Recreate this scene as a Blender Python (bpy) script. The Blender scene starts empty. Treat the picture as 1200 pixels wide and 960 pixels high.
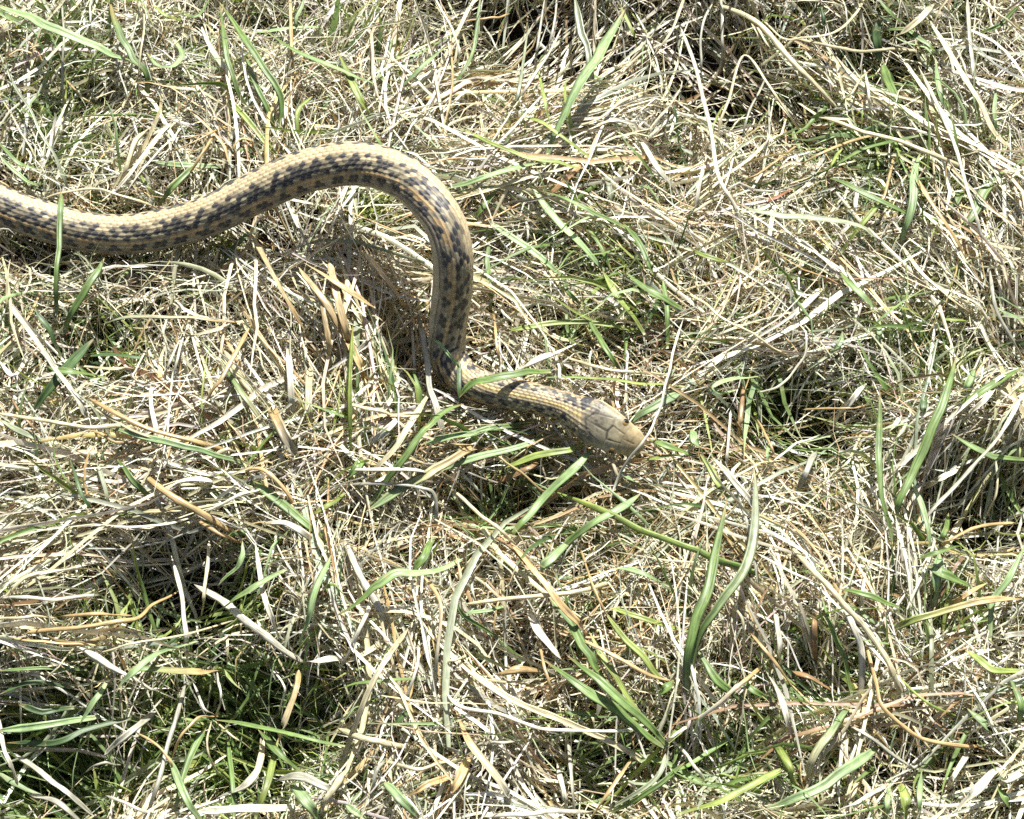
import bpy, math, random
import numpy as np
from mathutils import Vector, Matrix

random.seed(7)
rng = np.random.default_rng(11)
SC = bpy.context.scene
COL = SC.collection

# ------------------------------------------------------------------ camera, sky, sun, exposure
PW, PH = 1200.0, 960.0                       # the photograph's own pixel frame, used to lay things out on the ground
TILT, DIST, SPAN = math.radians(30), 0.80, 0.36
AIM = Vector((0, 0, 0.012))
cam_d = bpy.data.cameras.new("camera"); cam = bpy.data.objects.new("camera", cam_d); COL.objects.link(cam)
cam.location = AIM + Vector((0, -math.sin(TILT), math.cos(TILT))) * DIST
cam.rotation_euler = (TILT, 0, 0)
cam_d.sensor_width = 36.0
cam_d.lens = 36.0 * DIST / SPAN
cam_d.clip_start, cam_d.clip_end = 0.02, 200.0
SC.camera = cam

SUN_EL, SUN_AZ = math.radians(51), math.radians(11)      # azimuth measured from +Y (picture up) towards +X
to_sun = Vector((math.sin(SUN_AZ) * math.cos(SUN_EL), math.cos(SUN_AZ) * math.cos(SUN_EL), math.sin(SUN_EL)))
W = bpy.data.worlds.new("World"); SC.world = W; W.use_nodes = True
nt = W.node_tree; bg = nt.nodes["Background"]
sky = nt.nodes.new("ShaderNodeTexSky"); sky.sky_type = 'NISHITA'; sky.sun_disc = False
sky.sun_elevation = SUN_EL; sky.sun_rotation = SUN_AZ
nt.links.new(sky.outputs[0], bg.inputs[0]); bg.inputs[1].default_value = 0.05
sky.dust_density = 3.0; sky.ozone_density = 0.4
sl = bpy.data.lights.new("sun", 'SUN'); sun = bpy.data.objects.new("sun", sl); COL.objects.link(sun)
sl.energy = 5.0; sl.angle = math.radians(0.53); sl.color = (1.0, 0.985, 0.955)
sun.rotation_euler = to_sun.to_track_quat('Z', 'Y').to_euler()
sun.location = to_sun * 3
SC.view_settings.view_transform = 'Standard'; SC.view_settings.look = 'None'
SC.view_settings.exposure = 1.15; SC.view_settings.gamma = 1.0
SC.render.engine = 'CYCLES'
SC.cycles.use_denoising = False
SC.cycles.max_bounces = 8; SC.cycles.transmission_bounces = 4; SC.cycles.diffuse_bounces = 6

# ------------------------------------------------------------------ picture frame <-> ground
C0 = np.array(cam.location); RX = np.array((1.0, 0, 0))
UP = np.array((0, math.cos(TILT), math.sin(TILT))); BK = np.array((0, -math.sin(TILT), math.cos(TILT)))
FPX = PW * DIST / SPAN                        # focal length in photograph pixels

def at(px, py, z):
    """point of the place at height z that the photograph shows at (px, py)"""
    px, py, z = np.broadcast_arrays(np.asarray(px, float), np.asarray(py, float), np.asarray(z, float))
    d = ((px - PW/2)/FPX)[..., None]*RX - ((py - PH/2)/FPX)[..., None]*UP - BK
    t = (z - C0[2]) / d[..., 2]
    return C0 + d * t[..., None]

def to_px(P):
    v = np.asarray(P) - C0
    w = -(v @ BK)
    return PW/2 + FPX*(v @ RX)/w, PH/2 - FPX*(v @ UP)/w
MM = DIST / FPX                               # metres per photograph pixel near the aim point

# ------------------------------------------------------------------ value noise in numpy
def vnoise(x, y, cell, seed):
    r = np.random.default_rng(seed).random((64, 64))
    u, v = np.asarray(x)/cell + 1000.37, np.asarray(y)/cell + 1000.71
    i, j = np.floor(u).astype(int), np.floor(v).astype(int)
    a, b = u - i, v - j
    a = a*a*(3-2*a); b = b*b*(3-2*b)
    g = lambda p, q: r[p % 64, q % 64]
    return (g(i,j)*(1-a) + g(i+1,j)*a)*(1-b) + (g(i,j+1)*(1-a) + g(i+1,j+1)*a)*b

# hollows in the sward where the photograph looks into dark gaps: px, py, rx, ry, depth (m)
HOLLOWS = [(650,40,150,75,.012),(850,75,90,90,.013),(940,130,60,60,.010),(790,175,40,30,.009),(300,30,60,40,.006),(215,685,85,55,.018),(55,880,130,85,.019),
           (265,840,120,95,.019),(930,490,90,55,.011),(1150,590,80,60,.017),(1190,400,40,50,.008),(700,905,90,50,.011),(585,592,85,30,.011),(620,770,60,30,.007),
           (900,215,50,20,.007),(480,420,24,34,.008),(95,120,70,34,.007),(40,300,60,16,.006),(1040,60,60,60,.011),(1010,180,40,40,.008),
           (330,290,55,20,.009),(960,790,60,35,.010),(830,890,60,36,.010),(110,410,70,46,.009),(1100,900,70,36,.007),(500,60,60,36,.007),(1130,720,60,30,.007),(700,400,60,24,.006),(480,600,50,20,.006)]
def hollow(x, y):
    h = np.zeros_like(np.asarray(x, float))
    for px, py, rx, ry, dp in HOLLOWS:
        c = at(px, py, .008)
        h = np.maximum(h, dp*np.exp(-(((x-c[0])/(rx*MM))**2 + ((y-c[1])/(ry*MM*1.15))**2)**1.7))
    return h*2.2
def soil_z(x, y):
    return -.016 + .006*vnoise(x, y, .05, 1) + .002*vnoise(x, y, .011, 2) - .95*hollow(x, y)
def mat_z(x, y):
    return .008 + .007*vnoise(x, y, .045, 3) + .003*vnoise(x, y, .013, 4) - hollow(x, y)

# ------------------------------------------------------------------ materials
def new_mat(name):
    m = bpy.data.materials.new(name); m.use_nodes = True
    t = m.node_tree; t.nodes.clear()
    return m, t, t.nodes, t.links

def grass_material(name, rough, translucent, tr_tint, spec=.5, streak=.35, flecks=0):
    """leaf or straw: colour of the plant from its attribute, lengthwise fibres from noise on the blade's own coordinates"""
    m, t, N, L = new_mat(name)
    out = N.new("ShaderNodeOutputMaterial")
    a = N.new("ShaderNodeAttribute"); a.attribute_name = "Col"
    uv = N.new("ShaderNodeUVMap"); uv.uv_map = "UV"
    mp = N.new("ShaderNodeMapping"); mp.inputs['Scale'].default_value = (16, .4, 1)
    L.new(uv.outputs[0], mp.inputs[0])
    n1 = N.new("ShaderNodeTexNoise"); n1.inputs['Scale'].default_value = 1.0; n1.inputs['Detail'].default_value = 3
    L.new(mp.outputs[0], n1.inputs['Vector'])
    r1 = N.new("ShaderNodeMapRange"); r1.inputs[1].default_value = .3; r1.inputs[2].default_value = .7
    r1.inputs[3].default_value = 1 - streak; r1.inputs[4].default_value = 1 + streak*.6
    L.new(n1.outputs[0], r1.inputs[0])
    tc = N.new("ShaderNodeTexCoord")
    n2 = N.new("ShaderNodeTexNoise"); n2.inputs['Scale'].default_value = 260; n2.inputs['Detail'].default_value = 2
    L.new(tc.outputs['Object'], n2.inputs['Vector'])
    r2 = N.new("ShaderNodeMapRange"); r2.inputs[1].default_value = .3; r2.inputs[2].default_value = .7
    r2.inputs[3].default_value = .78; r2.inputs[4].default_value = 1.14
    L.new(n2.outputs[0], r2.inputs[0])
    mu = N.new("ShaderNodeMath"); mu.operation = 'MULTIPLY'; L.new(r1.outputs[0], mu.inputs[0]); L.new(r2.outputs[0], mu.inputs[1])
    vm = N.new("ShaderNodeVectorMath"); vm.operation = 'SCALE'
    L.new(a.outputs['Color'], vm.inputs[0]); L.new(mu.outputs[0], vm.inputs['Scale'])
    if flecks:
        n3 = N.new("ShaderNodeTexNoise"); n3.inputs['Scale'].default_value = 170; n3.inputs['Detail'].default_value = 5; n3.inputs['Roughness'].default_value = .75
        L.new(tc.outputs['Object'], n3.inputs['Vector'])
        r3 = N.new("ShaderNodeMapRange"); r3.inputs[1].default_value = .60; r3.inputs[2].default_value = .70; r3.inputs[3].default_value = 0; r3.inputs[4].default_value = flecks
        L.new(n3.outputs[0], r3.inputs[0])
        mm_ = N.new("ShaderNodeMixRGB"); mm_.inputs[2].default_value = (.40, .31, .15, 1)
        L.new(r3.outputs[0], mm_.inputs[0]); L.new(vm.outputs[0], mm_.inputs[1]); vm = mm_
    p = N.new("ShaderNodeBsdfPrincipled")
    L.new(vm.outputs[0], p.inputs['Base Color'])
    p.inputs['Roughness'].default_value = rough; p.inputs['Specular IOR Level'].default_value = spec
    bp = N.new("ShaderNodeBump"); bp.inputs['Strength'].default_value = .35; bp.inputs['Distance'].default_value = .0003
    L.new(n1.outputs[0], bp.inputs['Height']); L.new(bp.outputs[0], p.inputs['Normal'])
    tr = N.new("ShaderNodeBsdfTranslucent")
    tm = N.new("ShaderNodeVectorMath"); tm.operation = 'MULTIPLY'; tm.inputs[1].default_value = tr_tint
    L.new(vm.outputs[0], tm.inputs[0]); L.new(tm.outputs[0], tr.inputs[0])
    mx = N.new("ShaderNodeMixShader"); mx.inputs[0].default_value = translucent
    L.new(p.outputs[0], mx.inputs[1]); L.new(tr.outputs[0], mx.inputs[2]); L.new(mx.outputs[0], out.inputs[0])
    return m
M_DRY = grass_material("dry_grass", .38, .20, (1.1, .95, .7), .6, .5)
M_GREEN = grass_material("green_grass", .44, .30, (1.25, 1.2, .5), .5, .45, .7)

def soil_material():
    m, t, N, L = new_mat("soil")
    out = N.new("ShaderNodeOutputMaterial"); p = N.new("ShaderNodeBsdfPrincipled")
    tc = N.new("ShaderNodeTexCoord")
    n = N.new("ShaderNodeTexNoise"); n.inputs['Scale'].default_value = 180; n.inputs['Detail'].default_value = 8; n.inputs['Roughness'].default_value = .7
    L.new(tc.outputs['Object'], n.inputs['Vector'])
    cr = N.new("ShaderNodeValToRGB")
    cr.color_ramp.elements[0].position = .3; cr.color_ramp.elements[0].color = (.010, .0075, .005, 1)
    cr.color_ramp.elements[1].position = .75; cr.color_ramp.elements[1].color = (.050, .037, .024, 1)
    L.new(n.outputs[0], cr.inputs[0]); L.new(cr.outputs[0], p.inputs['Base Color'])
    p.inputs['Roughness'].default_value = .95
    b = N.new("ShaderNodeBump"); b.inputs['Distance'].default_value = .002; b.inputs['Strength'].default_value = .9
    L.new(n.outputs[0], b.inputs['Height']); L.new(b.outputs[0], p.inputs['Normal'])
    L.new(p.outputs[0], out.inputs[0])
    return m
M_SOIL = soil_material()

# ------------------------------------------------------------------ mesh helper
def make_mesh(name, verts, quads, col=None, uv=None, smooth=True, tris=None):
    me = bpy.data.meshes.new(name)
    verts = np.ascontiguousarray(verts, dtype=np.float32); quads = np.ascontiguousarray(quads, dtype=np.int32)
    nq = len(quads); nt_ = 0 if tris is None else len(tris)
    me.vertices.add(len(verts)); me.vertices.foreach_set("co", verts.ravel())
    loops = quads.ravel()
    if nt_: loops = np.concatenate([loops, np.asarray(tris, np.int32).ravel()])
    me.loops.add(len(loops)); me.loops.foreach_set("vertex_index", loops)
    me.polygons.add(nq + nt_)
    starts = np.arange(nq)*4
    if nt_: starts = np.concatenate([starts, nq*4 + np.arange(nt_)*3])
    me.polygons.foreach_set("loop_start", starts.astype(np.int32))
    me.update(calc_edges=True)
    me.polygons.foreach_set("use_smooth", np.full(nq + nt_, smooth))
    if col is not None:
        c = np.ones((len(verts), 4), np.float32); c[:, :3] = col
        at_ = me.color_attributes.new("Col", 'FLOAT_COLOR', 'POINT'); at_.data.foreach_set("color", c.ravel())
    if uv is not None:
        l = me.uv_layers.new(name="UV"); l.data.foreach_set("uv", np.asarray(uv, np.float32)[loops].ravel())
    me.update(); return me

def link(name, me, mat, parent=None, **props):
    o = bpy.data.objects.new(name, me); COL.objects.link(o)
    if mat is not None: me.materials.append(mat)
    if parent is not None: o.parent = parent
    for k, v in props.items(): o[k] = v
    return o

def nrm(v): return v / np.maximum(np.linalg.norm(v, axis=-1, keepdims=True), 1e-12)

# ------------------------------------------------------------------ ground
def build_ground():
    ax = np.concatenate([-np.geomspace(4, .42, 14), np.linspace(-.40, .40, 320), np.geomspace(.42, 4, 14)])
    X, Y = np.meshgrid(ax, ax, indexing='ij'); Z = soil_z(X, Y); n = len(ax)
    I = np.arange(n*n).reshape(n, n)
    q = np.stack([I[:-1,:-1], I[1:,:-1], I[1:,1:], I[:-1,1:]], -1).reshape(-1, 4)
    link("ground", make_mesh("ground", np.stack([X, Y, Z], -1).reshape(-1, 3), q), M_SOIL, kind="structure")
build_ground()

# ------------------------------------------------------------------ the snake's line: px, py, height of axis (mm), half width (px), roll (deg; 0 = back towards viewer)
SN = [(-700,330,10,3,20),(-590,300,11,7,25),(-470,330,12,12,30),(-350,330,13,17,40),(-240,260,14,20,45),(-140,205,14,22,47),(-60,212,11.5,23,48),
      (0,241,11.5,23.3,48),(50,259,11.5,23.5,48),(100,272,12,23.6,48),(150,275,14,23.8,47),(200,267,18,24,46),(250,251,24,24,45),(300,226,30,25,45),
      (350,204,37,25.5,45),(400,193,43,26,46),(440,195.5,47,26,48),(478,212,52,26,52),(505,238,55,25.6,58),(523,268,54,25,66),(530,305,47,24.5,74),
      (529,345,34,23.8,76),(524,385,21,22.6,68),(525,417,14,22,48),(540,440,14.5,21,26),(566,454,17,19.5,10),(600,462,20,18.4,2),(635,469,23,17.4,-2),(660,476,24,17.2,-4),
      (680,486,25,20,-5),(700,497,25.5,22,-6),(720,508,25.5,22,-6),(740,518,25,19,-6),(754,525.5,24.5,14,-6)]
def catmull(P, n):
    """Catmull-Rom through the rows of P, n samples per span"""
    P = np.asarray(P, float); K = len(P)
    Q = np.vstack([2*P[0]-P[1], P, 2*P[-1]-P[-2]])
    t = np.linspace(0, 1, n, endpoint=False)[:, None]
    out = []
    for i in range(K-1):
        a, b, c, d = Q[i], Q[i+1], Q[i+2], Q[i+3]
        out.append(.5*((2*b) + (c-a)*t + (2*a-5*b+4*c-d)*t*t + (3*b-a-3*c+d)*t**3))
    return np.vstack(out + [P[-1:]])
SNA = catmull(SN, 24)
AXIS = at(SNA[:,0], SNA[:,1], SNA[:,2]/1000)
DEPTH = -((AXIS - C0) @ BK)
RAD = SNA[:,3] * DEPTH / FPX
ROLL = np.radians(SNA[:,4])
SARC = np.concatenate([[0], np.cumsum(np.linalg.norm(np.diff(AXIS, axis=0), axis=1))])
LEN = SARC[-1]

# nearest axis sample by ground position, looked up on a grid
GX, GY, GS = -.42, -.40, .001
_gx, _gy = np.arange(GX, .42, GS), np.arange(GY, .40, GS)
_A = AXIS[::4]; _R = RAD[::4]
GRIDI = np.zeros((len(_gx), len(_gy)), np.int32)
for i, x in enumerate(_gx):
    GRIDI[i] = np.argmin((x - _A[None,:,0])**2 + (_gy[:,None] - _A[None,:,1])**2, axis=1)
def near_snake(P):
    i = np.clip(((P[...,0]-GX)/GS).astype(int), 0, len(_gx)-1); j = np.clip(((P[...,1]-GY)/GS).astype(int), 0, len(_gy)-1)
    k = GRIDI[i, j]
    return _A[k], _R[k]

def build_snake():
    # --- sampling along the body: fine in view, coarse beyond the frame
    s_view = SARC[np.argmax(SNA[:,0] > -40)]
    s = np.concatenate([np.arange(0, s_view, .0009), np.arange(s_view, LEN, .00023)])
    f = lambda a: np.interp(s, SARC, a)
    A = np.stack([f(AXIS[:,k]) for k in range(3)], -1)
    T = nrm(np.gradient(A, s, axis=0))
    for _ in range(12): T[1:-1] = nrm(T[:-2] + 2*T[1:-1] + T[2:])
    R, roll = f(RAD), f(ROLL)
    V = nrm(C0 - A); V = nrm(V - (V*T).sum(-1, keepdims=True)*T)
    S = nrm(np.cross(V, T))                              # left-hand side of the direction of travel
    D = np.cos(roll)[:,None]*V + np.sin(roll)[:,None]*S  # the back
    E = nrm(np.cross(D, T))                              # flank, left of the back
    sh = LEN - s                                         # distance from the snout
    # --- head shape: half width and heights by distance from the snout (m)
    HL = .0275
    hd = np.array([0, .0006, .0018, .004, .0075, .0115, .016, .0205, .0245, .029, .034])
    hw = np.array([.0006, .0026, .0038, .0048, .0059, .0068, .0076, .0077, .0068, .0055, .00525])
    ht = np.array([.0004, .0012, .0021, .0032, .0042, .0047, .0050, .0050, .0050, .0051, .0052])   # above the axis
    hb = np.array([.0004, .0014, .0022, .0030, .0036, .0040, .0044, .0048, .0050, .0051, .0053])   # below
    bl = np.clip((sh - .026)/.010, 0, 1); bl = bl*bl*(3-2*bl)
    w_ = np.interp(sh, hd, hw)*(1-bl) + R*bl
    t_ = np.interp(sh, hd, ht)*(1-bl) + R*.97*bl
    b_ = np.interp(sh, hd, hb)*(1-bl) + R*.93*bl
    NA = 216
    th = np.linspace(-np.pi, np.pi, NA, endpoint=False)  # 0 = back, + = left flank
    st, ct = np.sin(th), np.cos(th)
    pw = 1 - .22*np.exp(-((sh-.013)/.010)**2)            # squarer section on the head: flat crown, upright cheeks
    sx = np.sign(st)[None]*np.abs(st)[None]**pw[:,None]; cz = np.sign(ct)[None]*np.abs(ct)[None]**pw[:,None]
    ex = w_[:,None]*sx
    ez = np.where(cz > 0, t_[:,None]*cz, b_[:,None]*cz)
    # --- scales: rows of keeled, overlapping diamonds on the back and flanks, wide plates below
    SLc, RP = .0027, math.radians(11.8)
    sl = SLc*np.interp(s, [0, LEN*.3, LEN-.06, LEN-.03], [.5, 1, .95, .62])
    u = np.concatenate([[0], np.cumsum(np.diff(s)/((sl[1:]+sl[:-1])/2))])      # scale count along the body
    Un, Tn = np.meshgrid(u, th/RP, indexing='ij')
    best = np.full(Un.shape, -9.0); ci = np.zeros(Un.shape); cj = np.zeros(Un.shape); rim = np.zeros(Un.shape)
    j0 = np.round(Tn)
    for dj in (-1, 0, 1):
        j = j0 + dj; off = np.mod(j, 2)*.5; i0 = np.round(Un - off)
        for di in (-1, 0, 1):
            i = i0 + di
            a = -(Un - (i + off)); b = Tn - j          # a grows towards the tail
            e = (np.abs(a)/.92)**1.6 + (np.abs(b)/.74)**1.6
            h = .42*a + .30*(1 - np.clip(e, 0, 1)) + .16*np.clip(1 - np.abs(b)*5, 0, 1)*(np.abs(a) < .7)
            h = np.where(e < 1, h, -5)
            m = h > best
            best = np.where(m, h, best); ci = np.where(m, i + off, ci); cj = np.where(m, j, cj); rim = np.where(m, e, rim)
    best = np.clip(best, -.6, .8)
    belly = np.abs(th)[None] > math.radians(118)
    up = np.mod(Un*1.0, 1.0); plate = .5*(1-up) * np.ones_like(Un)
    hgt = np.where(belly, plate*.5, best)
    ci = np.where(belly, np.floor(Un), ci); cj = np.where(belly, 99, cj)
    onbody = np.clip((sh - .0165)/.004, 0, 1)[:,None]
    amp = (.00060*np.clip(R/.0075, .3, 1.1))[:,None]*onbody
    # --- colour of the skin, decided scale by scale
    rr = np.random.default_rng(5)
    H1 = rr.random((997, 41)); H2 = rr.random((997, 41))
    ii = (np.round(ci*2).astype(int)) % 997; jj = np.clip(cj, -20, 20).astype(int) + 20
    n1, n2 = H1[ii, jj], H2[ii, jj]
    ad = np.abs(cj)                                     # row number from the middle of the back
    shs = LEN - np.interp(ci, u, s)
    CY = 3.1; cyc = ci/CY                                        # one blotch cycle is about 5.6 scales
    side = np.where(cj < 0, .5, 0)
    def spot(row, ph, wid, rad):
        x = np.abs(np.mod(cyc + ph + side*.0, 1) - .5)*CY
        return (x/rad)**2 + ((ad-row)/wid)**2
    base = np.zeros(Un.shape + (3,))
    tan = np.array((.385, .312, .185)); olive = np.array((.205, .178, .115)); dark = np.array((.024, .024, .025))
    orange = np.array((.34, .235, .115)); grey = np.array((.24, .205, .15)); bellyc = np.array((.42, .36, .25))
    base[:] = olive
    base *= (.5 + .9*n1)[...,None]
    k = spot(3.3, 0, 1.2, .95); m = k + .8*n2 < 1.08
    k2 = spot(5.0, .5, 1.15, 1.0); m |= k2 + .8*n2 < 1.10
    base = np.where(m[...,None], dark*(.7+.9*n1)[...,None], base)
    lat = (ad >= 6) & (ad < 7.2 - (n1 > .5))
    base = np.where((lat & (n2 < .88))[...,None], orange*(.7+.5*n1)[...,None], base)
    low = (ad >= 7.4) & (ad < 9.2)
    base = np.where(low[...,None], grey*(.6+.5*n1)[...,None], base)
    k3 = spot(7.6, .05, 1.3, 1.05)
    base = np.where(((ad > 6.6) & (k3 + .5*n2 < 1.15))[...,None], dark*(.8+n1)[...,None], base)
    dor = ad < 1.5
    base = np.where(dor[...,None], tan*(.88+.24*n1)[...,None], base)
    edge = (ad >= 1.7) & (ad < 2.6 + (n1 > .6))
    base = np.where((edge & (n2 < .72) & ~(spot(2.4, 0, 1, .6) < .8))[...,None], (tan*.62+olive*.38)*(.85+.3*n1)[...,None], base)
    fine = (ad > 2.5) & (ad < 6) & (n2 > .90)
    base = np.where(fine[...,None], dark*1.3, base)
    speck = (np.round(ad) == 2) & (np.mod(ci/2.0 + .25*np.sign(cj), 1) < .38) & (n1 < .85)
    base = np.where(speck[...,None], dark*1.6, base)
    neck = np.clip((.085 - shs)/.03, 0, 1)*np.clip((shs-.018)/.006, 0, 1)   # the neck: yellower back, more open checks
    yel = np.array((.58, .44, .18))
    base = np.where(((ad < .8) & (n1 < .10+.70*neck) & (neck > .2))[...,None], yel*(.8+.4*n2)[...,None], base)
    base = np.where(((ad >= 1.7) & (ad < 6) & (neck > .3) & (n2 < .42) & (rim < .7))[...,None], (tan*.9)*(.8+.4*n1)[...,None], base)
    base = np.where((np.abs(cj) > 50)[...,None], bellyc*(.85+.2*n1)[...,None], base)
    skin = np.clip((rim - .55)/.45, 0, 1)*(~belly)       # paler skin shows between the scales
    nk = neck[...,None]
    sk = np.where((ad < 2.6)[...,None], np.array((.17,.125,.07)), np.array((.23,.185,.115)))
    base = base*(1 - (.6+.2*nk)*skin[...,None]) + skin[...,None]*(.6+.2*nk)*(sk*(1-nk) + nk*np.array((.06,.05,.04)))
    keel_glint = np.exp(-((Tn - cj)/.13)**2)*(~belly)*np.clip(1 - rim, 0, 1)
    base = base*(1 + .55*keel_glint[...,None]*(1-.8*nk))  # bright ticks along the keels: highlights painted into the skin colour
    base = base*(.88 + .26*vnoise(np.repeat(s[:,None], NA, 1), np.repeat(th[None]*.009, len(s), 0), .0016, 61))[...,None]
    # --- head: plates cut by seams, measured in mm along (x from the snout) and across (y)
    X = np.repeat(sh[:,None], NA, 1)*1000; Yh = ex*1000; top = np.cos(th)[None] > .12
    X = X + .00*Yh
    def seg(x0, y0, x1, y1):
        dx, dy = x1-x0, y1-y0; l2 = dx*dx+dy*dy
        d = np.full(X.shape, 9.0)
        reg = (X < 26)
        t = np.clip(((X-x0)*dx + (Yh-y0)*dy)/l2, 0, 1)
        return np.where(reg & top, np.hypot(X-x0-t*dx, Yh-y0-t*dy), d)
    seams = [(12.6,0,21.0,.15,1.0),(12.0,2.6,12.8,0,.9),(12.0,-2.6,12.8,0,.9),(7.4,1.7,12.0,2.6,.55),(7.4,-1.7,12.0,-2.6,.55),(7.6,-3.8,7.2,3.8,.35),
             (7.4,0,3.4,0,.40),(4.4,-2.6,4.2,2.6,.25),(12.0,2.6,12.6,5.2,.4),(12.0,-2.6,12.6,-5.2,.4),
             (21.0,0,19.0,3.4,.5),(21.0,0,19.0,-3.4,.5),(19.0,3.4,13.4,4.8,.35),(19.0,-3.4,13.4,-4.8,.35)]
    seam = np.zeros(X.shape); bend = .35*(vnoise(X/1000, Yh/1000, .0025, 90) - .5)
    head = np.clip((23.2 - X)/1.5, 0, 1)
    for q in seams: q = q[:4] + (min(1, q[4]*1.25),); seam = np.maximum(seam, q[4]*np.exp(-((seg(*q[:4]) + bend)/(.16 + .16*q[4]))**2))
    seam = seam*head
    mouth = np.exp(-((np.degrees(np.abs(th))[None] - 104)/3.2)**2)*np.clip((21-X)/2, 0, 1)*np.clip((X-.5)/1, 0, 1)
    hn = vnoise(X/1000, Yh/1000, .0012, 31); hn2 = vnoise(X/1000, Yh/1000, .0035, 32)
    snout = np.array((.32, .25, .13)); crown = np.array((.25, .222, .140)); nape = np.array((.175, .155, .108))
    f1 = np.clip((X-5)/7, 0, 1)[...,None]; f2 = np.clip((X-13)/5, 0, 1)[...,None]
    hc = (snout*(1-f1) + crown*f1)*(1-f2) + nape*f2
    hn3 = vnoise(X/1000, Yh/1000, .0006, 33)
    hc = hc*(.50 + .42*hn + .36*hn2 + .30*hn3)[...,None]
    blot = np.clip((X-12.5)/5, 0, 1)*np.clip((.6*hn + .4*hn3 - .46)*9, 0, 1)*.85*(np.abs(Yh) > 1.0)
    hc = hc*(1-blot[...,None]) + blot[...,None]*np.array((.05,.045,.04))
    hc = hc*(1 + np.clip((X-14)/4, 0, 1)*(.9*np.clip(hgt + .1, 0, .6) - .15))[...,None]  # raised scales behind the crown painted lighter, as highlights in the colour
    chin = (np.degrees(np.abs(th))[None] > 78)[...,None]
    hc = np.where(chin, np.array((.46,.37,.22))*(.85+.25*hn)[...,None], hc)
    hc = hc*(1 - .86*seam[...,None]) + .86*seam[...,None]*np.array((.030,.024,.018))
    hc = hc*(1 - .8*mouth[...,None]) + .8*mouth[...,None]*np.array((.03,.02,.015))
    # dark collar mark behind the jaw on the left of the nape
    base = np.where((((LEN-s)[:,None] > .0225) & ((LEN-s)[:,None] < .0262) & (th[None] > .75) & (th[None] < 1.9))[...,None], dark*1.2, base)
    hm = np.clip((.0225 - (LEN-s)[:,None] + .003*(vnoise(X/1000, Yh/1000, .002, 44)-.5))/.002, 0, 1)[...,None]
    col = base*(1-hm) + hc*hm
    # smooth brow ridges over the eyes, then the fine relief along the normal
    brow = .00055*np.exp(-((X-9.6)/2.6)**2)*np.exp(-((np.abs(th)[None]-1.0)/.30)**2)
    disp = amp*hgt - .00020*seam - .0003*mouth*head + brow
    rad = np.stack([ex, ez], -1); rl = nrm(rad)
    ex = ex + rl[...,0]*disp; ez = ez + rl[...,1]*disp
    Pv = A[:,None,:] + ex[...,None]*E[:,None,:] + ez[...,None]*D[:,None,:]
    ns = len(s)
    verts = np.concatenate([Pv.reshape(-1,3), A[:1] - T[:1]*.004, A[-1:] + T[-1:]*.0004])
    colv = np.concatenate([col.reshape(-1,3), col[0,:1], col[-1,:1]])
    I = np.arange(ns*NA).reshape(ns, NA); J = np.roll(I, -1, 1)
    q = np.stack([I[:-1], J[:-1], J[1:], I[1:]], -1).reshape(-1,4)
    tt = np.concatenate([np.stack([I[0], np.full(NA, ns*NA), J[0]], -1)[:, ::1], np.stack([J[-1], np.full(NA, ns*NA+1), I[-1]], -1)])
    me = make_mesh("snake_body", verts, q, colv, None, True, tt)
    m, t, N, L = new_mat("snake_skin")
    out = N.new("ShaderNodeOutputMaterial"); p = N.new("ShaderNodeBsdfPrincipled")
    a = N.new("ShaderNodeAttribute"); a.attribute_name = "Col"
    tc = N.new("ShaderNodeTexCoord"); n = N.new("ShaderNodeTexNoise"); n.inputs['Scale'].default_value = 1400; n.inputs['Detail'].default_value = 3
    L.new(tc.outputs['Object'], n.inputs['Vector'])
    r = N.new("ShaderNodeMapRange"); r.inputs[3].default_value = .7; r.inputs[4].default_value = 1.3; L.new(n.outputs[0], r.inputs[0])
    vm = N.new("ShaderNodeVectorMath"); vm.operation = 'SCALE'; L.new(a.outputs['Color'], vm.inputs[0]); L.new(r.outputs[0], vm.inputs['Scale'])
    L.new(vm.outputs[0], p.inputs['Base Color'])
    p.inputs['Roughness'].default_value = .52; p.inputs['Specular IOR Level'].default_value = .4
    b = N.new("ShaderNodeBump"); b.inputs['Distance'].default_value = .0001; b.inputs['Strength'].default_value = .4
    L.new(n.outputs[0], b.inputs['Height']); L.new(b.outputs[0], p.inputs['Normal'])
    L.new(p.outputs[0], out.inputs[0])
    k0 = int(np.argmin(np.abs(s - LEN + .012)))
    root = bpy.data.objects.new("snake", None); COL.objects.link(root); root.empty_display_size = .02
    root['label'] = "tan snake with dark chequered flanks and pale back stripe, looped on the dry grass"; root['category'] = "snake"
    link("body", me, m, root)
    # eyes
    def simple(name, c, rough):
        mm, t, N, L = new_mat(name); o = N.new("ShaderNodeOutputMaterial"); p = N.new("ShaderNodeBsdfPrincipled")
        n = N.new("ShaderNodeTexNoise"); n.inputs['Scale'].default_value = 2500
        r = N.new("ShaderNodeMixRGB"); r.inputs[1].default_value = (*c, 1); r.inputs[2].default_value = (*[v*.6 for v in c], 1)
        L.new(n.outputs[0], r.inputs[0]); L.new(r.outputs[0], p.inputs['Base Color'])
        p.inputs['Roughness'].default_value = rough; L.new(p.outputs[0], o.inputs[0]); return mm
    mi, mp_ = simple("iris", (.30, .19, .06), .15), simple("pupil", (.008, .007, .006), .08)
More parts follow.
